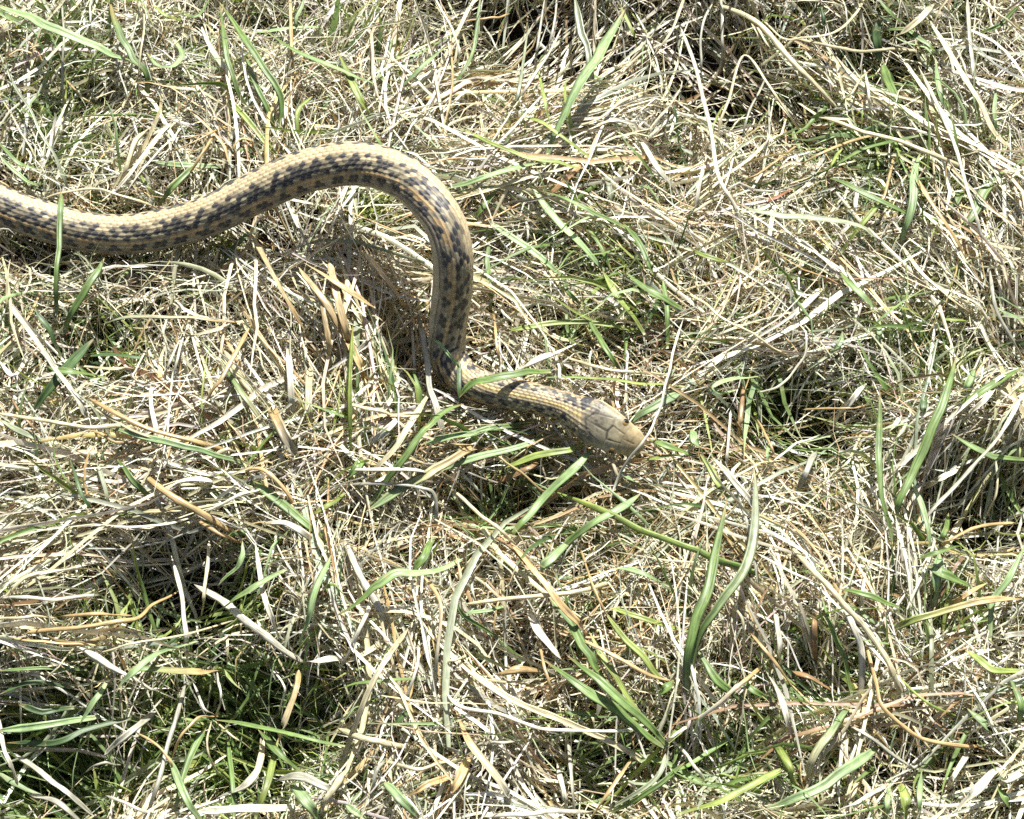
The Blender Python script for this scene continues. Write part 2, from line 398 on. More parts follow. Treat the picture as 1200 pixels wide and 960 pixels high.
    for sg in (-1, 1):
        ke = int(np.argmin(np.abs(s - (LEN - .0092))))
        c = A[ke] + E[ke]*sg*(w_[ke]*.80) + D[ke]*t_[ke]*.50
        nx = nrm(E[ke]*sg*.85 + D[ke]*.50 + T[ke]*.15); ay = nrm(T[ke] - nx*(T[ke] @ nx)); az = np.cross(nx, ay)
        def dome(r, h, o):
            vs, qs = [], []
            nu, nv = 20, 7
            for j in range(nv):
                ph = j/(nv-1)*math.pi/2
                for i in range(nu):
                    al = i/nu*2*math.pi
                    vs.append(c + nx*(o + h*math.cos(ph)) + (ay*math.cos(al) + az*math.sin(al))*r*math.sin(ph))
            for j in range(nv-1):
                for i in range(nu): qs.append((j*nu+i, (j+1)*nu+i, (j+1)*nu+(i+1)%nu, j*nu+(i+1)%nu))
            return make_mesh("eye", np.array(vs), np.array(qs))
        eye = link("eye", dome(.0017, .0013, 0), mi, root)
        link("pupil", dome(.0010, .00026, .00112), mp_, eye)
build_snake()

# ------------------------------------------------------------------ colours of the plants (albedo)
PAL = dict(g=(.175,.265,.075), dg=(.080,.140,.045), lg=(.310,.425,.195), yg=(.290,.360,.090), st=(.61,.55,.34), w=(.71,.68,.535),
           tan=(.54,.39,.18), gy=(.43,.42,.32), br=(.30,.19,.09), red=(.34,.14,.07), gg=(.34,.38,.24))
PALN = dict(g='green', dg='dark green', lg='pale green', yg='yellowish green', st='straw yellow', w='bleached', tan='tan', gy='greyish', br='brown', red='reddish', gg='grey-green')

# ------------------------------------------------------------------ the traced blades and stalks
# tile kind colour width points flags      (tile: A..I, 400 x 320 photograph pixels each, written at three times size)
# kinds: b green blade, s round stalk, f flat dry blade      colour a>b: from first to last point
# flags: o passes over the snake, hN lifts N mm, #name belongs to a tuft, t brown tip at the first point
TRACE = """
A b lg 60 -60,0 100,65 200,110 300,150 400,195 470,222 h14
A b g 36 385,-10 400,70 430,140 470,210 512,260 516,340 th8
A b lg 34 515,185 560,238 610,235 640,190 612,140 h6
A s gy 13 218,-30 225,120 215,250 225,420 h9
A s st 16 492,-30 505,100 490,220 478,370 h9
A s gy 10 410,120 420,250 445,330 458,410 h6
A b g 26 772,15 790,150 815,260 872,395 #upper h9
A b g 34 768,0 850,120 920,230 990,350 975,490 #upper h10
A b g 26 860,190 890,280 940,380 968,480 #upper h5
A b yg 24 1100,335 1060,380 1045,420 1050,520 #upper h5
A b yg 26 780,330 850,400 930,500 980,560 #upper h4
A b g>lg 28 915,100 1050,185 1200,250 1300,290 1372,332 h9
A b lg 20 865,115 1000,102 1135,98 h5
A b yg 18 525,12 580,50 640,75 th5
A f gg 14 -10,170 20,240 60,320 110,390 150,470 200,560 235,650 245,735 h7
A s tan 12 22,240 20,210 60,190 130,205 195,255 h6
A f st 28 525,445 480,490 445,590 415,700 h8
A f w 20 655,428 560,530 470,630 405,755 h9
A f w 18 610,425 540,500 450,620 355,745 h7
A s st 17 125,698 300,665 400,675 500,710 575,745 h7
A s tan 15 758,465 700,560 635,655 h7
A b lg 30 530,568 650,580 780,586 h2
A b g 28 695,575 620,650 555,725 h5
A b yg 15 488,608 515,650 555,705 h4
A s tan 13 836,595 825,520 850,485 885,500 892,535 h8
A b g 25 217,670 213,741 201,870 195,1005 198,1110 oh10
A b g 34 370,905 320,990 260,1090 225,1170 #rosette h8
A b g 20 -10,500 60,570 135,592 h5
A b lg 20 -10,540 70,620 135,655 h4
A f w 20 180,505 215,400 245,350 h6
A s tan 22 1020,-20 1025,150 1032,275 h7
A b lg 22 1075,-20 1045,60 1030,120 h7
A s tan 13 215,265 290,340 355,385 h4
A s tan 13 585,505 720,470 845,438 h4
A s tan 12 555,545 700,490 835,425 h5
A s gy 12 830,168 920,170 970,230 992,335 h7
A s st 14 0,345 50,420 110,530 150,620 h5
A s gy 13 320,-20 318,60 312,130 h6
A b gg 18 150,-20 170,40 200,90 h5
A f st 20 520,265 620,310 720,330 830,400 h3
A b g 18 740,-10 690,60 600,30 h4
B b lg 84 1005,30 930,160 860,270 790,400 706,590 #node h15
B b lg 40 700,572 600,600 500,630 362,664 #node h8
B b g 18 640,648 500,660 385,684 #node h5
B b yg 23 858,594 760,575 650,550 540,510 420,455 h9
B b yg 21 895,572 800,500 700,430 635,412 h9
B b yg 16 738,445 710,340 688,235 h9
B b lg 28 398,145 330,200 260,260 188,332 th8
B b yg 34 -15,180 30,280 70,360 102,415 h8
B s w 17 325,-20 385,100 412,180 403,250 h7
B b g 19 492,-20 480,110 450,220 378,335 h6
B f w 22 775,95 720,200 650,300 585,405 h8
B f gg 18 655,90 640,220 620,330 588,410 h7
B s gy 15 722,-20 690,150 678,235 h6
B s gy 15 762,-20 740,120 715,200 h5
B f gg 38 815,-20 850,120 870,200 888,340 h4
B s st 20 1210,-20 1160,110 1068,235 h9
B b yg 17 975,10 1020,100 1042,165 h9
B b lg 40 665,645 720,730 780,800 860,880 935,965 #node h7
B b lg 32 515,775 600,840 700,910 795,985 h6
B b g 29 555,655 500,730 455,795 h4
B b g 23 695,668 830,720 950,780 1065,845 #node h8
B b g 26 985,780 1040,850 1085,940 1110,960 h7
B b g 22 865,785 910,870 955,970 h6
B b gg 28 928,615 945,680 965,745 h5
B s w 15 245,546 400,525 645,500 h5
B s w 13 290,562 500,560 645,545 h4
B s st 12 262,580 380,600 485,600 h3
B s st 14 95,492 180,450 275,375 h5
B s gy 14 1195,312 1120,420 1055,505 h8
B f w 38 1055,490 1110,590 1195,690 h6
B s st 23 765,465 900,420 1000,350 1135,298 h6
B s st 18 795,485 930,430 1015,398 h5
B s tan 15 1025,698 1110,720 1195,785 h4
B s tan 15 425,75 520,62 590,48 h4
B s st 13 350,132 260,180 120,262 h4
B b lg 16 130,260 160,295 185,325 h3
B s gy 12 500,90 540,160 580,235 h4
B f st 16 660,420 740,445 860,480 h4
B s w 12 640,740 655,820 640,900 h4
C s st 37 120,15 260,75 380,210 470,300 570,412 h8
C s st 17 275,65 350,130 420,132 520,120 600,60 645,-20 h9
C s st 19 375,128 500,160 640,185 848,180 h10
C s st 18 118,490 160,350 215,192 300,300 370,400 442,505 h12
C s w 24 -8,95 40,220 70,340 100,470 125,620 180,720 245,880 h11
C s st 15 228,55 260,120 302,215 h9
C s st 14 238,62 290,140 345,215 h10
C f st 34 885,12 800,100 705,160 h9
C s w 46 755,182 830,290 890,370 960,460 1050,520 1210,600 h7
C s st 34 868,70 940,190 1000,290 1050,370 1100,470 1210,570 h9
C s gy 28 1000,-20 1010,120 1025,260 1032,350 h6
C s st 19 1045,0 1130,60 1210,125 h7
C s w 22 828,232 900,380 960,520 1000,660 1040,790 1078,970 h13
C s st 25 478,412 560,430 680,465 800,510 930,560 1060,625 h12
C s tan 28 786,575 850,680 930,800 1025,960 h11
C b lg 44 833,535 812,640 800,750 772,858 h9
C b g 32 918,462 780,490 640,530 500,600 385,662 #redbase h7
C f red 26 400,655 330,690 245,722 #redbase h4
C b g 27 495,615 620,670 720,720 875,792 h7
C b gg 36 185,712 300,755 440,770 600,790 670,830 740,892 h11
C b g 46 700,215 730,300 785,405 h4
C b dg 54 690,60 680,130 692,215 h3
C b dg 24 488,10 492,60 496,120 h3
C b lg 28 890,200 900,310 935,410 h6
C b lg 20 1105,290 1095,390 1098,495 h6
C b g 56 1148,582 1060,680 1020,760 955,835 h4
C b g 36 985,655 960,710 925,768 h3
C b yg 18 565,520 530,570 495,630 h8
C s tan 17 405,508 290,590 170,655 h6
C s tan 19 705,468 560,510 470,550 375,605 h5
C s st 15 1210,335 1150,380 1080,405 995,442 h9
C b yg 24 705,685 640,780 555,890 h7
C s st 42 768,855 840,950 950,1050 1062,1142 h7
C f w 23 82,545 60,660 38,800 h6
C s st 17 -5,775 60,730 155,678 h7
C s tan 17 752,515 720,640 690,720 640,795 h6
C s st 12 665,245 590,330 555,365 h6
C b yg 19 28,878 100,910 205,945 h5
C s w 16 640,240 655,330 665,440 h6
C s gy 18 130,-20 138,120 130,260 h7
C s gy 15 110,0 70,90 62,200 75,300 h6
C b g 22 680,-10 730,50 785,85 h6
C b g 24 690,105 790,105 860,160 900,190 h6
C s gy 14 300,250 240,380 200,520 h4
C s gy 13 305,350 300,480 250,580 h4
C f gg 26 560,680 600,780 660,900 h3
C b g 22 1190,10 1110,90 1030,125 h5
D s>f gy 26 12,100 90,190 160,290 240,400 300,500 325,565 h10
D b dg 56 335,232 260,310 190,390 112,505 #rosette h7
D b g 34 148,328 250,345 375,372 #rosette h9
D b dg 26 120,120 170,200 215,300 #rosette h4
D b dg 24 300,290 420,290 540,300 #rosette h3
D f st 17 265,330 400,338 490,340 h8
D s st 24 -30,490 130,515 300,545 420,545 525,550 h11
D s tan 15 300,550 400,575 540,612 h8
D s tan 29 305,435 420,500 550,560 700,600 860,645 h9
D s st 22 325,472 500,565 650,605 835,638 h11
D b lg 27 365,538 520,580 650,610 760,640 880,674 h12
D f gg>tan 22 355,184 450,155 600,155 750,165 895,180 h10
D s tan 25 885,175 830,280 780,370 740,430 680,545 h12
D f w 17 642,205 600,310 575,390 h8
D f w 16 652,195 620,300 598,430 h9
D s w 15 668,175 690,280 715,370 698,450 h7
D b g>st 24 765,300 850,420 900,490 965,590 h7
D f st 36 785,270 870,400 935,480 h6
D f w 32 1008,250 1020,380 1038,550 h7
D f st 34 1092,335 1085,450 1090,580 h6
D f tan>gy 66 945,462 1000,570 1060,675 h9
D s tan 36 475,682 600,780 720,850 848,925 h9
D s tan 26 690,865 770,915 850,950 h7
D f w 42 585,748 680,720 798,742 h8
D s w 21 712,845 830,790 960,735 h11
D s w 22 345,892 480,895 600,880 710,848 h8
D b g 27 405,645 470,730 545,805 h7
D s tan 22 845,700 920,690 1000,760 1060,860 h8
D b dg 16 240,635 290,780 355,880 h8
D b gg 18 338,655 370,760 392,850 h6
D s w 12 95,370 112,400 60,415 5,385 h6
D s w 11 520,260 480,340 470,370 500,385 545,365 h6
D f w 21 545,385 530,450 545,560 528,660 h7
D f w 28 925,882 1000,880 1060,910 1130,958 h7
D b g 42 865,715 950,780 1060,870 1150,948 h4
D s w 17 -10,588 100,640 255,725 h6
D b gg 25 -10,515 100,570 190,605 h6
D b yg 29 1105,845 1160,820 1215,770 h6
D s br 13 18,412 90,510 178,598 h5
D f w 20 -10,300 40,360 100,290 h4
D s w 12 650,430 720,450 790,500 h8
D s w 11 600,400 660,460 690,520 h7
D b g>tan 20 390,860 520,840 680,840 h4
D f st 22 700,660 800,620 850,640 h8
D s tan 11 760,480 830,560 890,650 h8
E b g 42 412,438 470,390 560,365 660,350 740,350 oh14
E b g>yg 25 640,372 800,368 950,375 1050,390 1210,402 h5
E b lg 15 298,226 350,250 400,310 416,352 oh12
E b dg 22 416,305 415,400 416,510 oh10
E b g 34 432,462 350,500 290,560 230,640 170,720 85,835 #slope h12
E b lg>g 31 275,607 400,575 520,550 690,518 h5
E b lg>tan 45 85,838 170,790 260,730 330,690 430,630 495,610 #slope h9
E s tan 12 490,611 580,670 680,740 765,805 h9
E b lg 33 325,702 450,660 600,620 770,556 h6
E b yg 33 552,692 680,650 800,620 868,602 h7
E b lg>g 43 895,605 830,680 740,760 660,850 592,930 h8
E f yg>g 30 745,768 900,830 1050,900 1200,960 1300,1000 1400,1035 1575,1100 h9
E s w>gy 15 1195,165 1165,290 1137,400 1108,515 1052,600 985,700 935,800 oh15
E s st 21 925,605 960,690 995,765 h8
E b g 29 1078,586 1150,610 1230,645 h9
E b yg 23 1055,662 1150,645 1215,650 h7
E b lg 29 975,712 1010,722 1045,745 h6
E b lg>g 39 1055,775 960,840 870,890 775,965 h8
E f w 34 592,355 680,310 760,275 858,228 h6
E b g 23 868,150 900,220 950,290 995,356 h7
E b yg 26 560,208 660,190 800,175 930,185 1030,208 h5
E b yg 29 915,-10 980,90 1065,218 h8
E b g 39 990,-10 1060,50 1130,90 1210,135 h8
E b g 25 1128,20 1140,130 1147,260 h6
E b yg 28 42,180 35,350 30,500 36,660 h13
E b g 25 520,-110 515,-40 524,60 528,130 h5
E s tan 15 533,125 545,250 562,358 h6
E f gy>w 31 268,140 290,270 310,400 340,500 385,660 h6
E s gy 17 243,155 255,300 262,380 h4
E f st 34 325,402 260,500 200,600 130,690 75,788 h10
E s tan 42 -10,180 50,290 95,410 h7
E f w 25 -15,690 150,690 280,695 375,722 h11
E s gy 21 -15,746 150,740 280,755 330,790 330,935 h10
E s st 17 755,288 900,330 1000,350 1210,372 h5
E s w 14 545,105 580,150 625,195 h5
E s w 16 758,312 768,360 772,405 h7
E s st 19 385,755 480,840 560,910 630,970 h8
E f w 29 205,505 150,560 55,645 h7
E s st 23 -15,465 120,480 212,515 h7
E s st 17 1003,412 995,450 982,490 h6
E b g 38 78,650 50,690 5,740 h6
E b lg 42 1210,415 1100,470 1005,535 h4
E s st 14 1055,758 1140,860 1210,930 h5
E f st 20 690,180 760,230 870,260 h3
E b g 20 760,-10 800,60 850,120 h6
E f w 22 100,560 180,430 220,330 h3
E s st 12 560,680 640,620 760,520 h2
E f br 26 520,740 640,700 720,640 h2
F f w 34 495,55 420,130 312,200 h6
F b g>lg 32 545,-10 600,50 660,110 692,165 h8
F b lg 23 692,160 690,215 688,275 h5
F b g 42 965,290 930,420 880,540 820,680 770,790 735,880 #sharp h13
F b g 27 695,410 695,560 690,680 700,800 745,970 #sharp h11
F b lg 21 290,363 180,375 110,400 128,422 185,415 h6
F s w>gy 27 1200,420 1140,530 1080,620 980,730 880,830 805,940 h14
F f w 25 1110,385 1060,450 955,545 h9
F f w 31 975,676 920,720 845,764 h8
F s w 19 485,568 400,600 330,650 278,715 h7
F f w 27 645,386 590,450 525,538 h6
F f gy 32 472,622 440,690 395,778 h5
F s st 15 -10,55 80,110 160,170 250,220 330,270 405,303 h7
F s w 13 375,145 430,210 430,290 370,370 300,420 235,413 h8
F b lg 35 25,550 45,590 65,630 h6
F b yg 29 55,635 120,730 165,800 h5
F f w 29 95,635 200,760 290,870 h6
F b g 28 945,565 1050,630 1130,650 1215,657 h7
F b lg 24 800,725 850,840 872,970 h5
F b g 29 935,845 925,900 908,960 h5
F s gy 21 1078,-20 1100,120 1150,220 1195,300 h8
F b lg 22 1105,125 1150,150 1215,178 h6
F b lg 38 1025,332 1005,390 975,436 h5
F b g 34 1205,325 1100,390 1020,440 912,494 h6
F s tan 12 688,405 790,470 875,535 h6
F s tan 12 425,482 560,475 668,458 h6
F s st 12 555,582 700,580 805,635 h5
F s tan 21 1168,878 1050,890 960,930 885,970 h8
F f br>tan 28 212,395 205,500 198,590 h4
F b dg 25 850,420 848,470 853,520 h5
F b lg 25 565,205 545,260 508,284 h5
F b yg 18 890,172 950,165 1005,170 h5
F b lg 16 300,600 298,640 305,680 h5
F s w 16 170,480 160,600 145,740 h6
F s tan 14 260,510 310,590 330,680 h5
F s st 15 640,560 580,660 520,720 h4
F f w 20 770,500 740,540 700,580 h5
F s st 13 1100,650 1105,760 1060,860 h5
F b lg 20 1170,420 1160,480 1140,540 h4
G f tan 22 85,300 200,290 350,275 480,255 540,200 650,145 #sheaf h10
G f tan 19 215,246 350,240 470,240 #sheaf h11
G f tan 17 25,318 150,335 280,345 410,346 #sheaf h8
G s st 15 -20,256 100,255 205,255 #sheaf h9
G s st 16 335,372 480,340 650,310 830,263 h11
G f w 43 262,346 350,390 430,440 545,502 h9
G b lg 29 408,506 470,440 560,380 698,336 h14
G b g>tan 37 440,432 560,440 700,445 770,440 h11
G s w 12 762,442 775,520 758,605 h11
G s w 42 682,135 780,190 870,270 960,340 1070,408 h10
G b g>lg 34 732,246 830,190 920,130 1008,85 h12
G s st 19 740,-20 720,150 708,245 h8
G f w 23 605,30 640,180 650,300 655,410 h7
G f w 23 895,-20 920,140 950,250 985,340 h9
G b lg 25 855,-20 840,70 765,138 h8
G b lg 33 1170,32 1120,130 1090,250 1055,350 h10
G f w 24 1135,72 1110,120 1082,188 h8
G b lg 33 -20,655 150,635 350,598 h9
G b dg 28 25,692 180,695 300,650 460,605 h6
G b lg 25 278,628 330,550 375,482 h8
G s gy 28 55,735 150,800 230,860 330,950 h7
G f gy 29 362,736 450,660 548,582 h6
G f w 23 -10,590 20,720 65,840 h7
G s tan 13 475,655 560,710 600,770 616,835 h10
G b lg 33 585,730 640,850 705,970 h9
G s tan 14 598,748 640,660 700,605 765,604 h12
G b g 25 755,603 900,635 1050,670 1215,714 h12
G b g 32 905,642 970,720 1065,805 h9
G b g 29 722,632 670,750 615,930 h6
G b yg 29 985,672 940,830 895,960 h8
G b g 21 798,670 815,800 822,960 h6
G f st>gy 32 932,672 900,790 850,850 762,884 h9
G s gy 26 655,470 620,600 590,700 560,820 505,960 h8
G f tan>st 29 1052,432 1040,520 1000,620 980,690 h9
G f gy 38 965,822 1050,808 1150,850 1215,852 h8
G b lg 56 1022,842 1080,900 1125,970 h7
G f st 38 1220,780 1160,880 1125,970 h9
G f w 36 690,930 850,926 1060,926 h8
G s st 15 145,498 200,420 278,342 h9
G s w 13 675,475 720,570 755,595 h7
G s w 18 375,878 460,910 570,956 h7
G s st 10 742,612 730,700 775,810 h7
G s st 10 755,615 820,670 885,712 h8
G s st 22 -10,210 100,110 310,65 h7
G s w 19 -10,155 150,100 360,55 h6
G s w 20 -10,182 120,180 350,173 h8
G b g 14 -10,440 150,430 310,432 h5
G f w 34 1055,412 1130,400 1215,398 h8
G b dg 26 60,560 150,580 260,570 h3
G b dg 22 0,520 120,480 260,500 h3
G f gy 26 100,870 200,900 300,980 h4
G s gy 14 300,800 360,760 430,770 h5
G s w 12 960,440 1000,500 985,580 h5
H b g>lg 42 -25,250 80,180 140,130 200,95 270,95 340,85 428,45 h12
H b g 38 252,88 290,40 325,-30 h7
H s tan>gy 21 288,105 340,180 350,250 335,400 327,562 h13
H f tan 32 590,-15 680,90 760,190 830,270 875,335 h11
H b g 42 725,170 800,260 850,350 890,420 925,488 #lowtuft h8
H b g 52 712,402 830,490 950,570 1050,650 1135,715 #lowtuft h9
H b g 38 790,382 900,470 1000,560 1080,630 1145,705 #lowtuft h11
H b yg 30 870,300 920,400 1010,540 1140,700 #lowtuft h6
H s st 23 422,207 600,185 740,170 870,150 988,112 h9
H s st 32 382,382 500,480 620,550 750,600 880,660 1000,720 1110,795 h10
H s w 19 355,500 420,570 560,600 700,640 860,650 1000,645 1105,622 h13
H s st 28 235,292 170,380 110,480 60,600 -10,800 h13
H f tan>gy 42 405,582 450,700 520,790 580,870 597,960 h8
H f tan 35 540,446 620,435 722,438 h10
H f w 38 656,222 690,300 750,380 808,436 h8
H s st 34 -15,640 100,680 278,712 h8
H s gy 21 152,757 120,800 98,940 h9
H s st 19 148,757 280,770 428,748 h8
H b lg 38 142,822 210,890 278,960 h8
H b lg 28 15,905 55,940 95,970 h6
H b g 19 -10,503 100,475 318,464 h7
H s w 22 1215,635 1170,665 1135,695 h11
H b gg 21 1143,722 1100,820 945,925 h7
H b g 22 1215,760 1080,870 940,936 h7
H s tan 25 1025,742 950,850 875,960 h9
H s gy 23 798,682 810,820 822,970 h6
H f w 25 755,762 780,860 792,940 h6
H b lg 27 950,78 1060,100 1158,154 h8
H b lg 46 698,88 740,40 800,-15 h6
H b yg 23 942,216 1050,255 1215,304 h8
H b yg 25 925,232 1000,330 1100,440 1158,510 h7
H s tan 13 842,5 900,180 965,290 h8
H s tan 21 762,285 870,350 1000,410 1100,460 1215,482 h9
H s w 38 10,-20 60,90 130,210 178,310 h7
H f w 23 118,165 60,300 -10,440 h8
H s w 15 272,332 260,450 195,610 h8
H f tan 28 222,886 310,840 408,796 h7
H f tan 38 455,732 410,830 376,910 h6
H s w 25 490,952 700,935 880,935 h8
H s tan 15 685,322 720,440 768,588 h9
H b g 22 770,588 860,592 960,604 h5
H b g 18 395,142 430,240 568,335 h6
H b g 44 1170,470 1145,500 1110,530 h5
H s w 13 190,210 270,230 330,250 h5
H f gy 24 480,700 560,690 650,670 h5
H b lg 16 420,240 520,225 580,210 h5
H f st 24 0,420 60,390 160,330 h4
H s st 14 340,430 400,400 450,370 h6
H b dg 40 260,580 210,610 160,670 h4
I b g 48 160,-170 120,0 90,150 50,260 20,390 10,520 #edge h13
I b gg>g 38 252,-290 256,-150 240,0 205,105 112,225 52,325 12,510 #edge h14
I s st 30 372,-10 450,80 510,140 570,210 640,280 720,400 760,500 806,620 h12
I s w 23 262,26 400,100 518,144 h13
I f w 29 545,162 600,290 630,380 624,590 h9
I f w 32 323,212 335,330 342,460 h8
I f w 34 295,442 350,570 385,730 h9
I b g 23 486,160 530,310 570,410 595,530 h8
I f lg>st 41 588,552 520,650 460,740 416,870 h10
I f yg 38 325,680 370,770 414,868 h8
I b lg 48 700,692 600,770 500,840 400,890 290,934 h8
I b yg 38 368,774 250,840 130,900 -15,946 h8
I s tan 21 636,318 680,480 700,560 770,630 850,680 1000,705 1058,698 h11
I s tan>w 23 278,424 200,490 120,560 -15,658 h9
I s w 17 -10,700 40,770 95,848 h6
I s tan 21 236,302 320,400 408,530 h8
I f tan>yg 33 1192,186 1080,190 950,220 820,260 682,314 h11
I f tan 23 1066,130 1000,170 932,214 h12
I b g 25 552,146 660,180 760,214 h9
I b g 52 852,66 940,110 1020,145 h7
I b lg 38 902,22 895,110 886,210 h6
I b g 25 822,52 900,20 1010,-8 h9
I b lg 28 1210,-20 1140,120 1090,200 1078,330 h8
I b yg 32 992,364 1090,430 1200,442 h8
I b g 28 1146,452 1190,560 1178,628 h8
I b lg 34 1002,572 1060,630 1095,678 h7
I f w 46 960,932 1050,840 1130,772 h9
I f w 42 1112,836 1160,812 1215,784 h9
I f gy 34 542,614 660,660 760,740 850,796 h7
I f w 24 1006,722 960,800 936,858 h7
I b g 38 1106,842 1130,880 1154,940 h5
I b yg 52 772,832 778,890 784,960 h5
I b lg 23 722,842 718,900 708,970 h5
I b lg 23 837,792 833,870 829,960 h5
I f br 28 474,222 460,310 472,410 h7
I f br 36 384,436 460,460 558,516 h5
I s w 28 532,936 640,880 748,826 h7
I b g 34 54,362 120,470 208,546 h5
I b g 28 194,474 250,505 308,546 h4
I s st 15 156,172 210,260 216,398 h8
I s yg 13 735,434 860,550 978,606 h8
I s st 13 795,612 850,690 905,768 h7
I f gy 28 1205,308 1150,318 1080,350 h6
I s w 18 1180,360 1130,400 1080,440 h5
I f w 22 640,90 630,160 640,240 h6
I b g 22 530,290 560,270 610,250 h5
I f st 24 620,800 600,860 560,930 h5
I s gy 15 840,560 900,640 1000,760 h4
"""
OFF = {c: ((k % 3)*400, (k//3)*320) for k, c in enumerate("ABCDEFGHI")}

def profile_mesh(name, P, width, kind, ca, cb, tip, seed):
    """closed blade or stalk swept along P (n,3); width full (m)"""
    r = np.random.default_rng(seed); n = len(P)
    T = nrm(np.gradient(P, axis=0)); t = np.linspace(0, 1, n)
    ln = np.linalg.norm(np.diff(P, axis=0), axis=1).sum()
    tw = r.uniform(-.45, .45) + r.uniform(-.5, .5)*(t-.5) + .15*np.sin(t*r.uniform(3, 9) + r.uniform(0, 6))
    if width > .0032 and kind == 'b': tw = tw*.4
    N0 = np.array((.04, .16, 1.0)) + r.normal(0, .16, 3)
    side = nrm(np.cross(np.broadcast_to(N0, T.shape), T)); nor = nrm(np.cross(T, side))
    sd = side*np.cos(tw)[:,None] + nor*np.sin(tw)[:,None]; no = nrm(np.cross(T, sd))
    if kind == 's':
        m = 7; al = np.arange(m)/m*2*np.pi
        fl = r.uniform(.16, .30)
        prof = np.stack([np.cos(al)*.5, np.sin(al)*fl], -1)
        if width > .0017 and r.random() < .65:                       # an opened leaf sheath: a thin gutter
            dp, th_ = r.uniform(.10, .30)*r.choice((-1, 1)), .05
            xs = np.array([-.5, -.3, 0, .3, .5]); zs = dp*(np.abs(xs)/.5)**1.5
            prof = np.array(list(zip(xs, zs)) + list(zip(xs[3:0:-1], zs[3:0:-1] - th_))); m = len(prof)
        k = np.minimum(1, .12 + t/r.uniform(.03,.14))*np.minimum(1, .2 + (1-t)/r.uniform(.03,.12)) * (1 + .07*np.sin(t*ln*900 + seed))
        if ln > .03: k = k*(1 + .30*np.exp(-((t - r.uniform(.25,.75))*ln/.0012)**2))     # a joint
    else:
        fold = r.uniform(.10, .26) if kind == 'b' else r.uniform(.02, .34)*r.choice((-1, 1))
        th_ = max(.00010/width, .035)
        prof = np.array([(-.5, fold), (-.25, fold*.38), (0, 0), (.25, fold*.38), (.5, fold), (.25, fold*.38-th_), (0, -th_*1.6), (-.25, fold*.38-th_)])
        if kind == 'b':
            k = np.minimum(1, np.minimum((t/r.uniform(.18,.36)+.02)**.8, .6 + (1-t)/.5*.4))*(1 + .05*np.sin(t*9+seed))
        else:
            k = np.minimum(1, .10 + t/r.uniform(.05,.30))*np.minimum(1, .15 + (1-t)/r.uniform(.05,.2))*(1 + .10*np.sin(t*r.uniform(6,14)+seed))
    m = len(prof)
    V = P[:,None,:] + (sd[:,None,:]*prof[None,:,:1] + no[:,None,:]*prof[None,:,1:])*(width*k)[:,None,None]
    V = V.reshape(-1, 3)
    I = np.arange(n*m).reshape(n, m); J = np.roll(I, -1, 1)
    q = np.stack([I[:-1], I[1:], J[1:], J[:-1]], -1).reshape(-1, 4)
    tr = []
    for e, rev in ((I[0], False), (I[-1], True)):
        for i in range(1, m-1):
            tr.append((e[0], e[i+1], e[i]) if rev else (e[0], e[i], e[i+1]))
    f = np.clip((t - .5)*1.6 + .5, 0, 1)[:,None]
    c = np.array(ca)*(1-f) + np.array(cb)*f
    c = c*r.uniform(.85, 1.15)*(1 + .10*np.sin(t*r.uniform(4, 16) + seed))[:,None]
    if kind == 'b':
        dry = np.clip((.10 if not tip else .28) - t, 0, 1)[:,None]/(.10 if not tip else .28)
        c = c*(1-dry*.85) + np.array((.42,.26,.11))*dry*.85
        base = np.clip((t - .86)/.14, 0, 1)[:,None]*.6
        c = c*(1-base) + np.array((.44,.42,.24))*base
    cv = np.repeat(c[:,None,:], m, 1)
    if kind == 'b': cv[:, 2] *= 1.14; cv[:, 5:] *= 1.1
    uv = np.stack([np.tile(np.arange(m)/m + seed*.37, (n,1)), np.repeat((t*ln*300)[:,None], m, 1)], -1).reshape(-1, 2)
    return make_mesh(name, V, q, cv.reshape(-1,3), uv, True, np.array(tr))

TUFTS = dict(
    upper=("grass_tuft", "tuft of narrow upright green blades rooted above the snake's rising body", "grass tuft"),
    node=("grass_plant", "pale green grass plant with one broad leaf and a stem touching the snake's bend", "grass plant"),
    rosette=("grass_tuft", "dark green splayed tuft below the snake's body near the left edge", "grass tuft"),
    redbase=("grass_leaf", "long green blade with reddish dried base, pointing right above the grey-green strap blade", "grass blade"),
    slope=("grass_tuft", "pair of green blades fanning up from one base towards the snake's neck", "grass tuft"),
    sharp=("grass_tuft", "two long pointed green blades joined low down, right of the snout", "grass tuft"),
    sheaf=("straw_sheaf", "sheaf of flat tan straws bent together at the lower left", "straw"),
    lowtuft=("grass_tuft", "tuft of broad green blades leaning up-left, straight below the snake's snout", "grass tuft"),
    edge=("grass_tuft", "two tall blue-green blades crossing in a V, below and right of snout", "grass tuft"),
    stubble=("straw_stubble", "clump of cut golden tan stems standing inside the snake's loop", "stubble"),
)
tuft_roots = {}
def tuft_root(key, base):
    if key not in tuft_roots:
        nm, lb, ct = TUFTS[key]
        o = bpy.data.objects.new(nm, None); COL.objects.link(o); o.empty_display_size = .01
        o.location = base; o['label'] = lb; o['category'] = ct
        tuft_roots[key] = o
    return tuft_roots[key]

